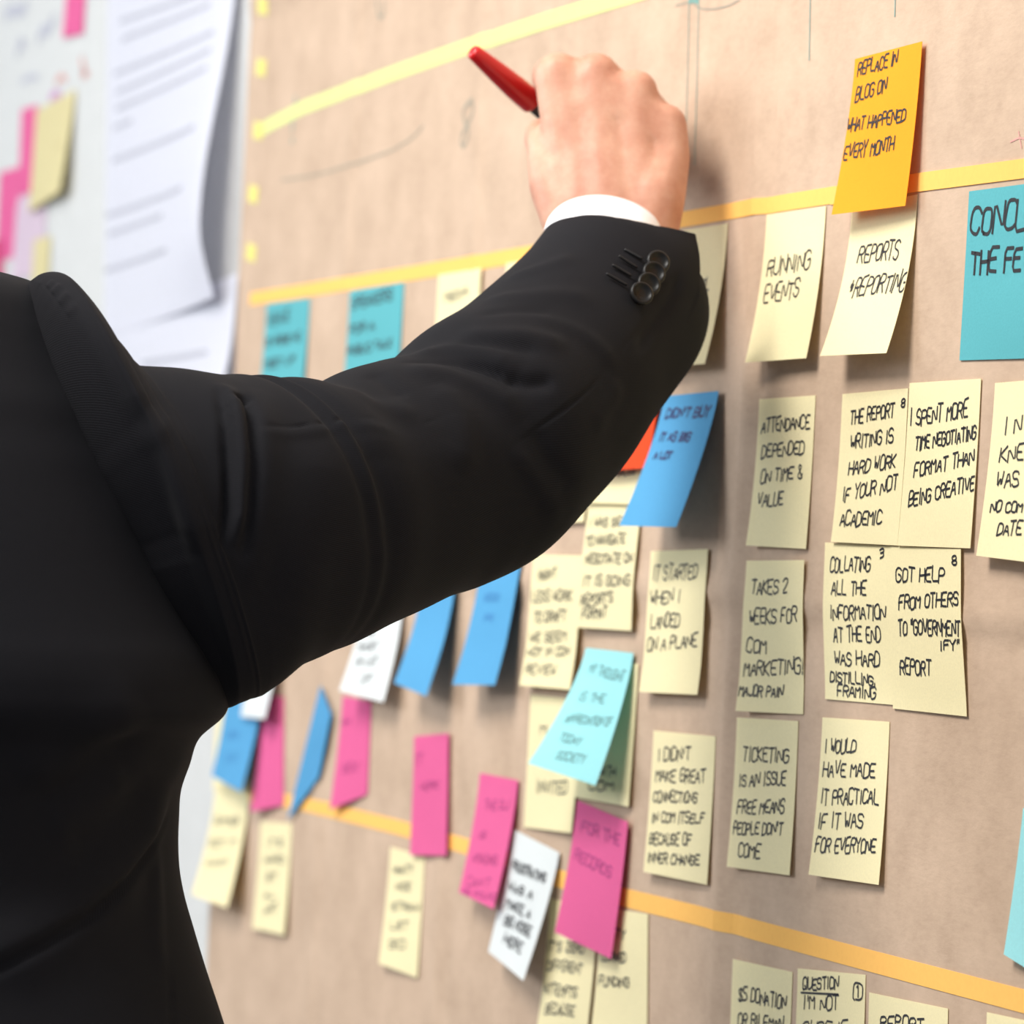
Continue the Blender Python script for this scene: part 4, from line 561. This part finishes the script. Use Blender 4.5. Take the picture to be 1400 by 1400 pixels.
# right sleeve
SC, SA, SB = (np.array(a) for a in ([[0.5247,-0.3662,1.4176],[0.5266,-0.3639,1.4193],[0.5286,-0.3613,1.4201],[0.5306,-0.3587,1.4199],[0.5316,-0.3558,1.4183],[0.5327,-0.3525,1.4155],[0.5335,-0.3502,1.413],[0.5341,-0.3487,1.4115],[0.5338,-0.3464,1.4103],[0.5347,-0.3438,1.4085],[0.5343,-0.3418,1.4067],[0.5338,-0.3402,1.4048],[0.5333,-0.3387,1.4031],[0.5318,-0.3248,1.4052],[0.5261,-0.3112,1.4077],[0.5208,-0.3023,1.4095],[0.5181,-0.2979,1.4086],[0.5154,-0.2935,1.4112],[0.513,-0.2883,1.41],[0.509,-0.2817,1.4127],[0.5045,-0.2737,1.4146],[0.4945,-0.2571,1.417],[0.4806,-0.2366,1.4252],[0.4711,-0.2188,1.4316],[0.4618,-0.2002,1.4372],[0.451,-0.1774,1.4511],[0.4316,-0.1519,1.4679],[0.4132,-0.1294,1.485],[0.396,-0.1097,1.5029],[0.3834,-0.0949,1.5163],[0.3718,-0.0829,1.5279],[0.3637,-0.0761,1.5368],[0.3567,-0.072,1.5451]],[[-0.0152,-0.0458,0.0922],[-0.0147,-0.0444,0.0935],[-0.014,-0.0424,0.0938],[-0.0134,-0.0407,0.0929],[-0.0129,-0.0391,0.0905],[-0.0123,-0.0372,0.0871],[-0.012,-0.0365,0.0839],[-0.012,-0.0364,0.0816],[-0.0117,-0.0355,0.0801],[-0.0113,-0.0342,0.0779],[-0.011,-0.0334,0.0757],[-0.0109,-0.033,0.0735],[-0.0109,-0.0329,0.0711],[-0.0085,-0.026,0.0686],[-0.007,-0.0216,0.0644],[-0.0068,-0.021,0.0629],[-0.0067,-0.0207,0.0606],[-0.0066,-0.0205,0.0615],[-0.0065,-0.0201,0.0586],[-0.0065,-0.0202,0.0593],[-0.0064,-0.0197,0.0583],[-0.0061,-0.0187,0.0542],[-0.0058,-0.018,0.0553],[-0.0061,-0.0187,0.0541],[-0.0063,-0.0193,0.054],[-0.007,-0.0216,0.0563],[-0.0074,-0.0225,0.0528],[-0.008,-0.024,0.0502],[-0.0094,-0.0277,0.0438],[-0.0108,-0.0317,0.0385],[-0.0124,-0.036,0.0327],[-0.0132,-0.0381,0.0268],[-0.0136,-0.0388,0.0204]],[[0.0617,-0.007,0.0067],[0.0641,-0.0073,0.0067],[0.0658,-0.0075,0.0065],[0.0668,-0.0076,0.0063],[0.0659,-0.0075,0.0061],[0.0642,-0.0073,0.0059],[0.063,-0.0072,0.0059],[0.0624,-0.0071,0.006],[0.0621,-0.0071,0.006],[0.0611,-0.007,0.0058],[0.0603,-0.0069,0.0057],[0.0596,-0.0025,0.0077],[0.0592,0.0027,0.0103],[0.059,0.0087,0.0106],[0.0569,0.0155,0.0114],[0.0544,0.0232,0.0136],[0.0525,0.0249,0.0143],[0.0531,0.0269,0.0147],[0.0509,0.0263,0.0147],[0.0519,0.0271,0.0149],[0.0517,0.0268,0.0147],[0.05,0.025,0.0142],[0.0512,0.0249,0.0135],[0.0506,0.0236,0.0138],[0.0506,0.0236,0.0143],[0.0528,0.0251,0.0162],[0.0498,0.0241,0.0173],[0.0477,0.0232,0.0187],[0.0441,0.0191,0.0215],[0.042,0.0154,0.0245],[0.0403,0.0112,0.0276],[0.0382,0.0072,0.029],[0.0357,0.0027,0.0288]]))
C_, A_, B_ = catmull(SC, 12), catmull(SA, 12), catmull(SB, 12)
NTH = 360
th = np.linspace(0, 2 * np.pi, NTH, endpoint=False)
S_ = C_[:, None] + A_[:, None] * np.cos(th)[None, :, None] + B_[:, None] * np.sin(th)[None, :, None]
# cuff rim: extend or cut back along the sleeve
axis = C_[-1] - C_[-8]; axis /= np.linalg.norm(axis)
RIM = [(0,0),(15,-0.006),(30,-0.012),(45,-0.0145),(60,-0.016),(75,-0.0145),(90,-0.011),(105,-0.0035),(114,0.002),(120,0.006),(121.5,0.006),(124,-0.015),(135,-0.012),(150,-0.011),(165,-0.007),(180,-0.004),(240,-0.002),(360,0)]
rim_off = np.interp(np.degrees(th), [q[0] for q in RIM], [q[1] for q in RIM])
fade = np.clip((np.arange(len(C_)) - (len(C_) - 40)) / 39.0, 0, 1) ** 1.5
S_ = S_ + axis[None, None] * (fade[:, None] * rim_off[None])[..., None]
Nn = grid_normals(S_)
if np.mean(np.sum(Nn * (S_ - C_[:, None]), -1)) < 0: Nn = -Nn
S_ = displace(S_, Nn, FOLDS['sleeve'])
# tuck under the armhole seam, turn in at the cuff
ax0 = C_[6] - C_[0]; ax0 /= np.linalg.norm(ax0)
start = [C_[0] + (S_[0] - C_[0]) * k - ax0 * q for k, q in ((0.55, 0.03), (0.8, 0.022), (0.93, 0.010), (0.98, 0.004))]
end = [C_[-1] + (S_[-1] - C_[-1]) * k - axis * q for k, q in ((0.985, -0.0005), (0.96, 0.0), (0.93, 0.004), (0.90, 0.04))]
S_ = np.concatenate([np.array(start), S_, np.array(end)])
sleeve = child_of_jacket(tube_mesh('sleeve', S_, suit_m, flip=True, cap=False))

def tube_path(name, pts, rads, mat, n=40, per=8, squash=None):
    C = catmull(pts, per); R = catmull(np.array(rads)[:, None], per)[:, 0]
    T = np.gradient(C, axis=0); T /= np.linalg.norm(T, axis=1, keepdims=True)
    up = np.array([0.3, 0.5, 0.81]); ring = []
    for c, t, rr in zip(C, T, R):
        a = np.cross(t, up); a /= np.linalg.norm(a); bq = np.cross(t, a)
        q = np.linspace(0, 2 * np.pi, n, endpoint=False)
        ring.append(c + rr * (np.outer(np.cos(q), a) + np.outer(np.sin(q), bq)))
    return tube_mesh(name, np.array(ring), mat, flip=True)

def wp(r, f, z):  # body frame to world
    return np.array(TC) * np.array([1, 1, 0]) + np.array(RGT) * r + np.array(FWD) * f + np.array([0, 0, z])
lsl = tube_path('sleeve', [wp(-.165, 0, 1.46), wp(-.20, -.005, 1.40), wp(-.235, -.01, 1.27), wp(-.255, 0.0, 1.14), wp(-.262, .03, 1.0), wp(-.265, .065, .88)],
                [0.062, 0.075, 0.07, 0.064, 0.058, 0.052], suit_m)
child_of_jacket(lsl)
col_rows = [super_ring(TC, z, w, d, 80, 2) for z, w, d in ((1.515, .095, .085), (1.535, .088, .08), (1.562, .075, .075), (1.566, .070, .071), (1.545, .066, .068), (1.515, .066, .066))]
child_of_jacket(tube_mesh('collar', np.array(col_rows), suit_m, cap=False))

# cuff buttons and buttonholes
btn_m = plain_mat('black_horn_button', (0.008, 0.0075, 0.0075, 1), 0.4, 0.25)
def lathe(name, prof, origin, axis, mat, n=40, flip=False):
    z = Vector(axis).normalized(); x = z.orthogonal().normalized(); y = z.cross(x)
    V, Fc = [], []
    for rr, h in prof:
        for i in range(n):
            a = 2 * math.pi * i / n
            V.append(Vector(origin) + x * (rr * math.cos(a)) + y * (rr * math.sin(a)) + z * h)
    Fc = grid_faces(len(prof), n, True)
    Fc += [tuple(reversed(range(n))), tuple(range((len(prof) - 1) * n, len(prof) * n))]
    return link_mesh(name, V, Fc, mat)
for p, nn in [([0.4277,-0.0827,1.5449],[0.941,0.0099,0.3381]),([0.4322,-0.0865,1.539],[0.9485,0.019,0.3161]),([0.437,-0.0908,1.5331],[0.9525,0.0325,0.3027]),([0.4459,-0.0978,1.5276],[0.9503,0.0359,0.3094])]:
    o = lathe('cuff_button', [(.0048, 0), (.0058, .0006), (.0061, .0018), (.0058, .0030), (.0050, .0036), (.0044, .0033), (.0038, .0022), (.0015, .0020)], p, nn, btn_m)
    child_of_jacket(o)
for a, bb in [([0.4219,-0.0976,1.5511],[0.4268,-0.0901,1.5467]),([0.4289,-0.1032,1.5471],[0.4314,-0.0943,1.5418]),([0.4336,-0.1082,1.5422],[0.4363,-0.0991,1.5373]),([0.4403,-0.1136,1.5372],[0.4426,-0.1036,1.5321])]:
    o = tube_path('buttonhole', [a, (np.array(a) + np.array(bb)) / 2, bb], [.0007, .0008, .0007], lining_m, 10, 4)
    child_of_jacket(o)

# white shirt cuff
shirt_m = plain_mat('white_shirt_cotton', srgb(240, 240, 243), 0.8, 0.2)
CC, CA, CB, CN = (np.array(v) for v in ([0.3236,-0.0704,1.5658],[0.0152,0.0278,-0.002],[-0.0147,0.0066,-0.0196],[-0.6604,0.4044,0.6328]))
q = np.linspace(0, 2 * np.pi, 120, endpoint=False)
ringf = lambda k, o: CC + CN * o + k * (np.outer(np.cos(q), CA) + np.outer(np.sin(q), CB))
cuff = tube_mesh('shirt_cuff', np.array([ringf(1.0, -.06), ringf(1.0, -.02), ringf(1.0, -.002), ringf(.985, 0.0), ringf(.95, -.001), ringf(.94, -.06)]), shirt_m, flip=True, cap=False)
parent_keep(cuff, person)
cr = [super_ring(TC, z, w, d, 80, 2) for z, w, d in ((1.53, .073, .073), (1.575, .066, .068), (1.578, .063, .065), (1.53, .062, .062))]
parent_keep(tube_mesh('shirt_collar', np.array(cr), shirt_m, cap=False), person)

# body: one continuous skin (hand, arms, trunk, neck, head, legs)
skin_m, nt, b = nodes_of('skin')
nz = add_noise(nt, 42, 5, 0.65); nz3 = add_noise(nt, 420, 4, 0.6)
r = ramp_mix(nt, nz.outputs['Fac'], srgb(188, 131, 108), srgb(211, 164, 140), 0.32, 0.68)
nt.links.new(r.outputs[0], b.inputs['Base Color'])
b.inputs['Roughness'].default_value = 0.5; b.inputs['Specular IOR Level'].default_value = 0.35
b.inputs['Subsurface Weight'].default_value = 0.12
b.inputs['Subsurface Radius'].default_value = (0.006, 0.002, 0.001)
b.inputs['Subsurface Scale'].default_value = 0.6
bump(nt, b, nz3.outputs['Fac'], 0.3, 0.0006)

def ico(c, rad, sub=2):
    bm = bmesh.new(); bmesh.ops.create_icosphere(bm, subdivisions=sub, radius=1.0)
    v = np.array([x.co[:] for x in bm.verts]); bm.free()
    return v * rad + np.array(c)
body_bm = bmesh.new()
def hull(points):
    bm = bmesh.new()
    for p in points: bm.verts.new(tuple(p))
    rr = bmesh.ops.convex_hull(bm, input=bm.verts)
    junk = [g for g in rr['geom_interior'] if isinstance(g, bmesh.types.BMVert)] + [g for g in rr['geom_unused'] if isinstance(g, bmesh.types.BMVert)]
    bmesh.ops.delete(bm, geom=list(set(junk)), context='VERTS')
    bm.verts.index_update()
    nv = [body_bm.verts.new(v.co) for v in bm.verts]
    for f in bm.faces:
        body_bm.faces.new([nv[v.index] for v in f.verts])
    bm.free()
def capsule(p0, r0, p1, r1): hull(np.vstack([ico(p0, r0), ico(p1, r1)]))
def chain(pts):
    for (a, ra), (bq, rb) in zip(pts[:-1], pts[1:]): capsule(a, ra, bq, rb)
HAND = [[([0.3149,-0.0798,1.5626],0.0185),([0.3105,-0.0778,1.5782],0.0185),([0.2997,-0.0792,1.6075],0.0175),([0.2894,-0.0885,1.6502],0.0131)],[([0.3191,-0.0681,1.5632],0.0205),([0.3164,-0.0671,1.5805],0.02),([0.3056,-0.0686,1.6117],0.018),([0.2978,-0.0708,1.6501],0.0136)],[([0.326,-0.0545,1.5638],0.019),([0.3224,-0.0532,1.5812],0.0185),([0.312,-0.0536,1.6123],0.0165),([0.3076,-0.0521,1.6427],0.0126)],[([0.3296,-0.0505,1.5676],0.0172),([0.3269,-0.0466,1.5851],0.0172),([0.3202,-0.0365,1.6092],0.0118),([0.3148,-0.0373,1.626],0.0122)],[([0.3086,-0.0829,1.5742],0.0175),([0.2965,-0.0879,1.5937],0.0165),([0.284,-0.0908,1.6136],0.0112),([0.265,-0.0876,1.6209],0.01),([0.2361,-0.0646,1.6236],0.0092),([0.2253,-0.053,1.623],0.0082)],[([0.2911,-0.0867,1.6425],0.0124),([0.2995,-0.072,1.6437],0.0132),([0.308,-0.0536,1.6368],0.0124),([0.3156,-0.0379,1.6228],0.0116)],[([0.2932,-0.0862,1.6324],0.0135),([0.3018,-0.0711,1.6328],0.015),([0.3102,-0.0531,1.6259],0.0138),([0.3171,-0.0393,1.615],0.0122)],[([0.2873,-0.0768,1.6514],0.0105),([0.2956,-0.0592,1.6474],0.0098),([0.3039,-0.0412,1.6351],0.0095)],[([0.2894,-0.0885,1.6502],0.0131),([0.2504,-0.079,1.6548],0.0104),([0.2241,-0.0631,1.6406],0.009),([0.2125,-0.0476,1.6277],0.0078)],[([0.2978,-0.0708,1.6501],0.0136),([0.2545,-0.0555,1.6564],0.0105),([0.2288,-0.0408,1.642],0.0092),([0.2168,-0.0354,1.6255],0.008)],[([0.3076,-0.0521,1.6427],0.0126),([0.2718,-0.0366,1.6462],0.0098),([0.2534,-0.0311,1.6307],0.0088),([0.2488,-0.0345,1.6162],0.0078)],[([0.3148,-0.0373,1.626],0.0122),([0.2951,-0.03,1.6283],0.0088),([0.283,-0.0278,1.6148],0.008),([0.281,-0.0331,1.6037],0.0072)]]
for seg in HAND: chain([(np.array(p), rr) for p, rr in seg])
ARM = [([0.3197,-0.0663,1.5633],0.024),([0.3718,-0.0829,1.5279],0.03),([0.4316,-0.1519,1.4679],0.036),([0.4618,-0.2002,1.4372],0.038),([0.509,-0.2817,1.4127],0.04),([0.5261,-0.3112,1.4077],0.043),([0.5335,-0.3502,1.413],0.045)]
chain([(np.array(p), rr) for p, rr in ARM])
# trunk, kept inside the clothes
for r0 in (-.085, .085):
    chain([(wp(r0, 0, 1.43), .075), (wp(r0, 0, 1.30), .085), (wp(r0, 0, 1.12), .08), (wp(r0, 0, .95), .085), (wp(r0, 0, .52), .055), (wp(r0, -.01, .10), .042)])
    chain([(wp(r0, -.01, .10), .042), (wp(r0, .05, .05), .03)])
capsule(wp(-.1, 0, 1.42), .07, wp(.1, 0, 1.42), .07)
chain([(wp(0, -.005, 1.45), .06), (wp(0, .0, 1.54), .055), (wp(0, .02, 1.62), .057)])
capsule(wp(-.12, 0, 1.43), .05, np.array(ARM[-1][0]), .045)
chain([(wp(-.15, 0, 1.42), .05), (wp(-.235, -.01, 1.14), .042), (wp(-.262, .05, .90), .028), (wp(-.266, .07, .83), .026)])
# hanging left hand
for k, (dr_, ln) in enumerate(((.022, .062), (.008, .075), (-.007, .07), (-.021, .055))):
    f0 = .085 + dr_
    chain([(wp(-.268, .072, .83), .018), (wp(-.27, f0, .755), .010), (wp(-.268, f0 + .006, .755 - ln * .5), .0085), (wp(-.258, f0 + .006, .755 - ln), .0075)])
chain([(wp(-.262, .085, .82), .016), (wp(-.25, .118, .775), .011), (wp(-.243, .125, .735), .009)])
# head
hd = lambda r_, f_, z_: wp(r_ - .022, .035 + f_, 1.675 + z_)
sk = np.vstack([ico(hd(0, -.022, .03), .082, 3), ico(hd(0, .02, .035), .075, 3), ico(hd(0, .035, -.03), .055, 3)]); hull(sk)
hull(np.vstack([ico(hd(0, .045, -.02), .050), ico(hd(0, .055, -.085), .026), ico(hd(.035, .01, -.06), .025), ico(hd(-.035, .01, -.06), .025)]))
chain([(hd(0, .088, .025), .010), (hd(0, .110, -.018), .013), (hd(0, .092, -.026), .012)])
for s_ in (-1, 1):
    capsule(hd(s_ * .014, .094, -.022), .008, hd(s_ * .010, .096, -.022), .008)
    capsule(hd(s_ * .012, .090, .036), .010, hd(s_ * .044, .078, .036), .009)
    chain([(hd(s_ * .076, -.002, .022), .011), (hd(s_ * .080, -.012, .008), .012), (hd(s_ * .075, .0, -.022), .008)])
capsule(hd(-.02, .084, -.052), .008, hd(.02, .084, -.052), .008)
capsule(hd(-.016, .083, -.063), .009, hd(.016, .083, -.063), .009)
bme = bpy.data.meshes.new('body'); body_bm.to_mesh(bme); body_bm.free()
bme.materials.append(skin_m)
body = bpy.data.objects.new('body', bme); COL.objects.link(body)
parent_keep(body, person)
rm = body.modifiers.new('merge', 'REMESH'); rm.mode = 'VOXEL'; rm.voxel_size = 0.0019; rm.use_smooth_shade = True
sm = body.modifiers.new('soften', 'SMOOTH'); sm.factor = 0.5; sm.iterations = 11
eye_m = plain_mat('eye_white', srgb(235, 232, 228), 0.2, 0.5); iris_m = plain_mat('iris_brown', srgb(70, 48, 34), 0.2, 0.5)
for s_ in (-1, 1):
    e = link_mesh('eye', ico(hd(s_ * .031, .078, .018), .0125, 3), [], eye_m)
    bm = bmesh.new(); bmesh.ops.create_icosphere(bm, subdivisions=3, radius=.0125); bm.to_mesh(e.data); bm.free()
    e.data.transform(Matrix.Translation(Vector(hd(s_ * .031, .076, .018)))); e.data.polygons.foreach_set('use_smooth', [True] * len(e.data.polygons))
    parent_keep(e, person)
    i_ = lathe('iris', [(.0056, 0), (.0052, .0012), (.002, .0018)], hd(s_ * .031, .0878, .018), FWD, iris_m, 20)
    i_.parent = e
# short hair
hair_m = plain_mat('dark_brown_hair', srgb(52, 42, 36), 0.6, 0.3, 0.3, 300)
bm = bmesh.new(); bmesh.ops.create_icosphere(bm, subdivisions=5, radius=1.0)
hv = []
for v in bm.verts:
    x, y, z = v.co
    rr = 1 + 0.012 * math.sin(60 * x + 20 * z) * math.sin(55 * y)
    p = Vector(hd(x * .0885 * rr, -.006 + y * .106 * rr, .036 + z * .088 * rr))
    v.co = p
dele = [f for f in bm.faces if ((lambda c: (c.dot(FWD) - TC.xy.dot(FWD.xy) - .035 > .055 and c.z < 1.675 + .085) or c.z < 1.675 - .045 or (c.dot(FWD) - TC.xy.dot(FWD.xy) - .035 > .015 and c.z < 1.675 + .03))(f.calc_center_median()))]
bmesh.ops.delete(bm, geom=dele, context='FACES')
hme = bpy.data.meshes.new('hair'); bm.to_mesh(hme); bm.free(); hme.materials.append(hair_m)
hme.polygons.foreach_set('use_smooth', [True] * len(hme.polygons))
hair = bpy.data.objects.new('hair', hme); COL.objects.link(hair); parent_keep(hair, person)
so = hair.modifiers.new('thick', 'SOLIDIFY'); so.thickness = 0.006; so.offset = -1
# trousers and shoes
legs = bmesh.new()
for r0 in (-.095, .095):
    pl = tube_path('trouser_leg', [wp(r0 * .7, -.005, 1.06), wp(r0 * .9, -.01, .90), wp(r0, 0, .70), wp(r0, .005, .48), wp(r0, -.005, .25), wp(r0, 0, .045)], [.12, .118, .095, .083, .078, .078], suit_m, 48)
    legs.from_mesh(pl.data); bpy.data.objects.remove(pl)
tme = bpy.data.meshes.new('trousers'); legs.to_mesh(tme); legs.free(); tme.materials.append(suit_m)
trousers = bpy.data.objects.new('trousers', tme); COL.objects.link(trousers); parent_keep(trousers, person)
shoe_m = plain_mat('black_shoe_leather', (0.012, 0.011, 0.011, 1), 0.3, 0.5)
for r0 in (-.095, .095):
    V = []; st = [(-.09, .030, .045), (-.08, .036, .075), (-.03, .038, .085), (.04, .042, .075), (.11, .047, .055), (.16, .044, .042), (.19, .030, .030), (.198, .012, .016)]
    R_ = np.array([[wp(r0 + w_ * math.cos(a), f_, max(0.0, h_ * (0.5 + 0.5 * math.sin(a)))) for a in np.linspace(0, 2 * np.pi, 32, endpoint=False)] for f_, w_, h_ in st])
    parent_keep(tube_mesh('shoe', R_, shoe_m), person)

# ------------------------------------------------------------------ red marker in the hand
MK0, MK1 = Vector([0.243,-0.1212,1.6656]), Vector([0.2091,-0.0035,1.5969])
mdir = (MK1 - MK0).normalized(); mlen = (MK1 - MK0).length
red_m = plain_mat('red_plastic', srgb(198, 22, 26), 0.25, 0.5, 0.02)
dark_m = plain_mat('dark_grey_plastic', srgb(60, 58, 60), 0.4, 0.4)
marker = empty('marker_pen', MK0)
tag(marker, 'red capped marker pen held in the raised hand', 'marker pen')
def mpart(name, prof, mat):
    o = lathe(name, prof, (0, 0, 0), mdir, mat, 36)
    o.parent = marker
    return o
mpart('cap', [(.0018, 0), (.0034, .0005), (.0042, .002), (.0047, .008), (.0057, .020), (.0066, .034), (.0068, .046), (.0066, .0475), (.0056, .0478)], red_m)
mpart('barrel', [(.0046, .0470), (.0049, .048), (.0050, .08), (.0050, mlen - .022), (.0042, mlen - .018), (.0034, mlen - .010), (.0022, mlen - .006)], dark_m)
mpart('writing_tip', [(.0018, mlen - .007), (.0017, mlen - .002), (.0008, mlen)], INK['black'])
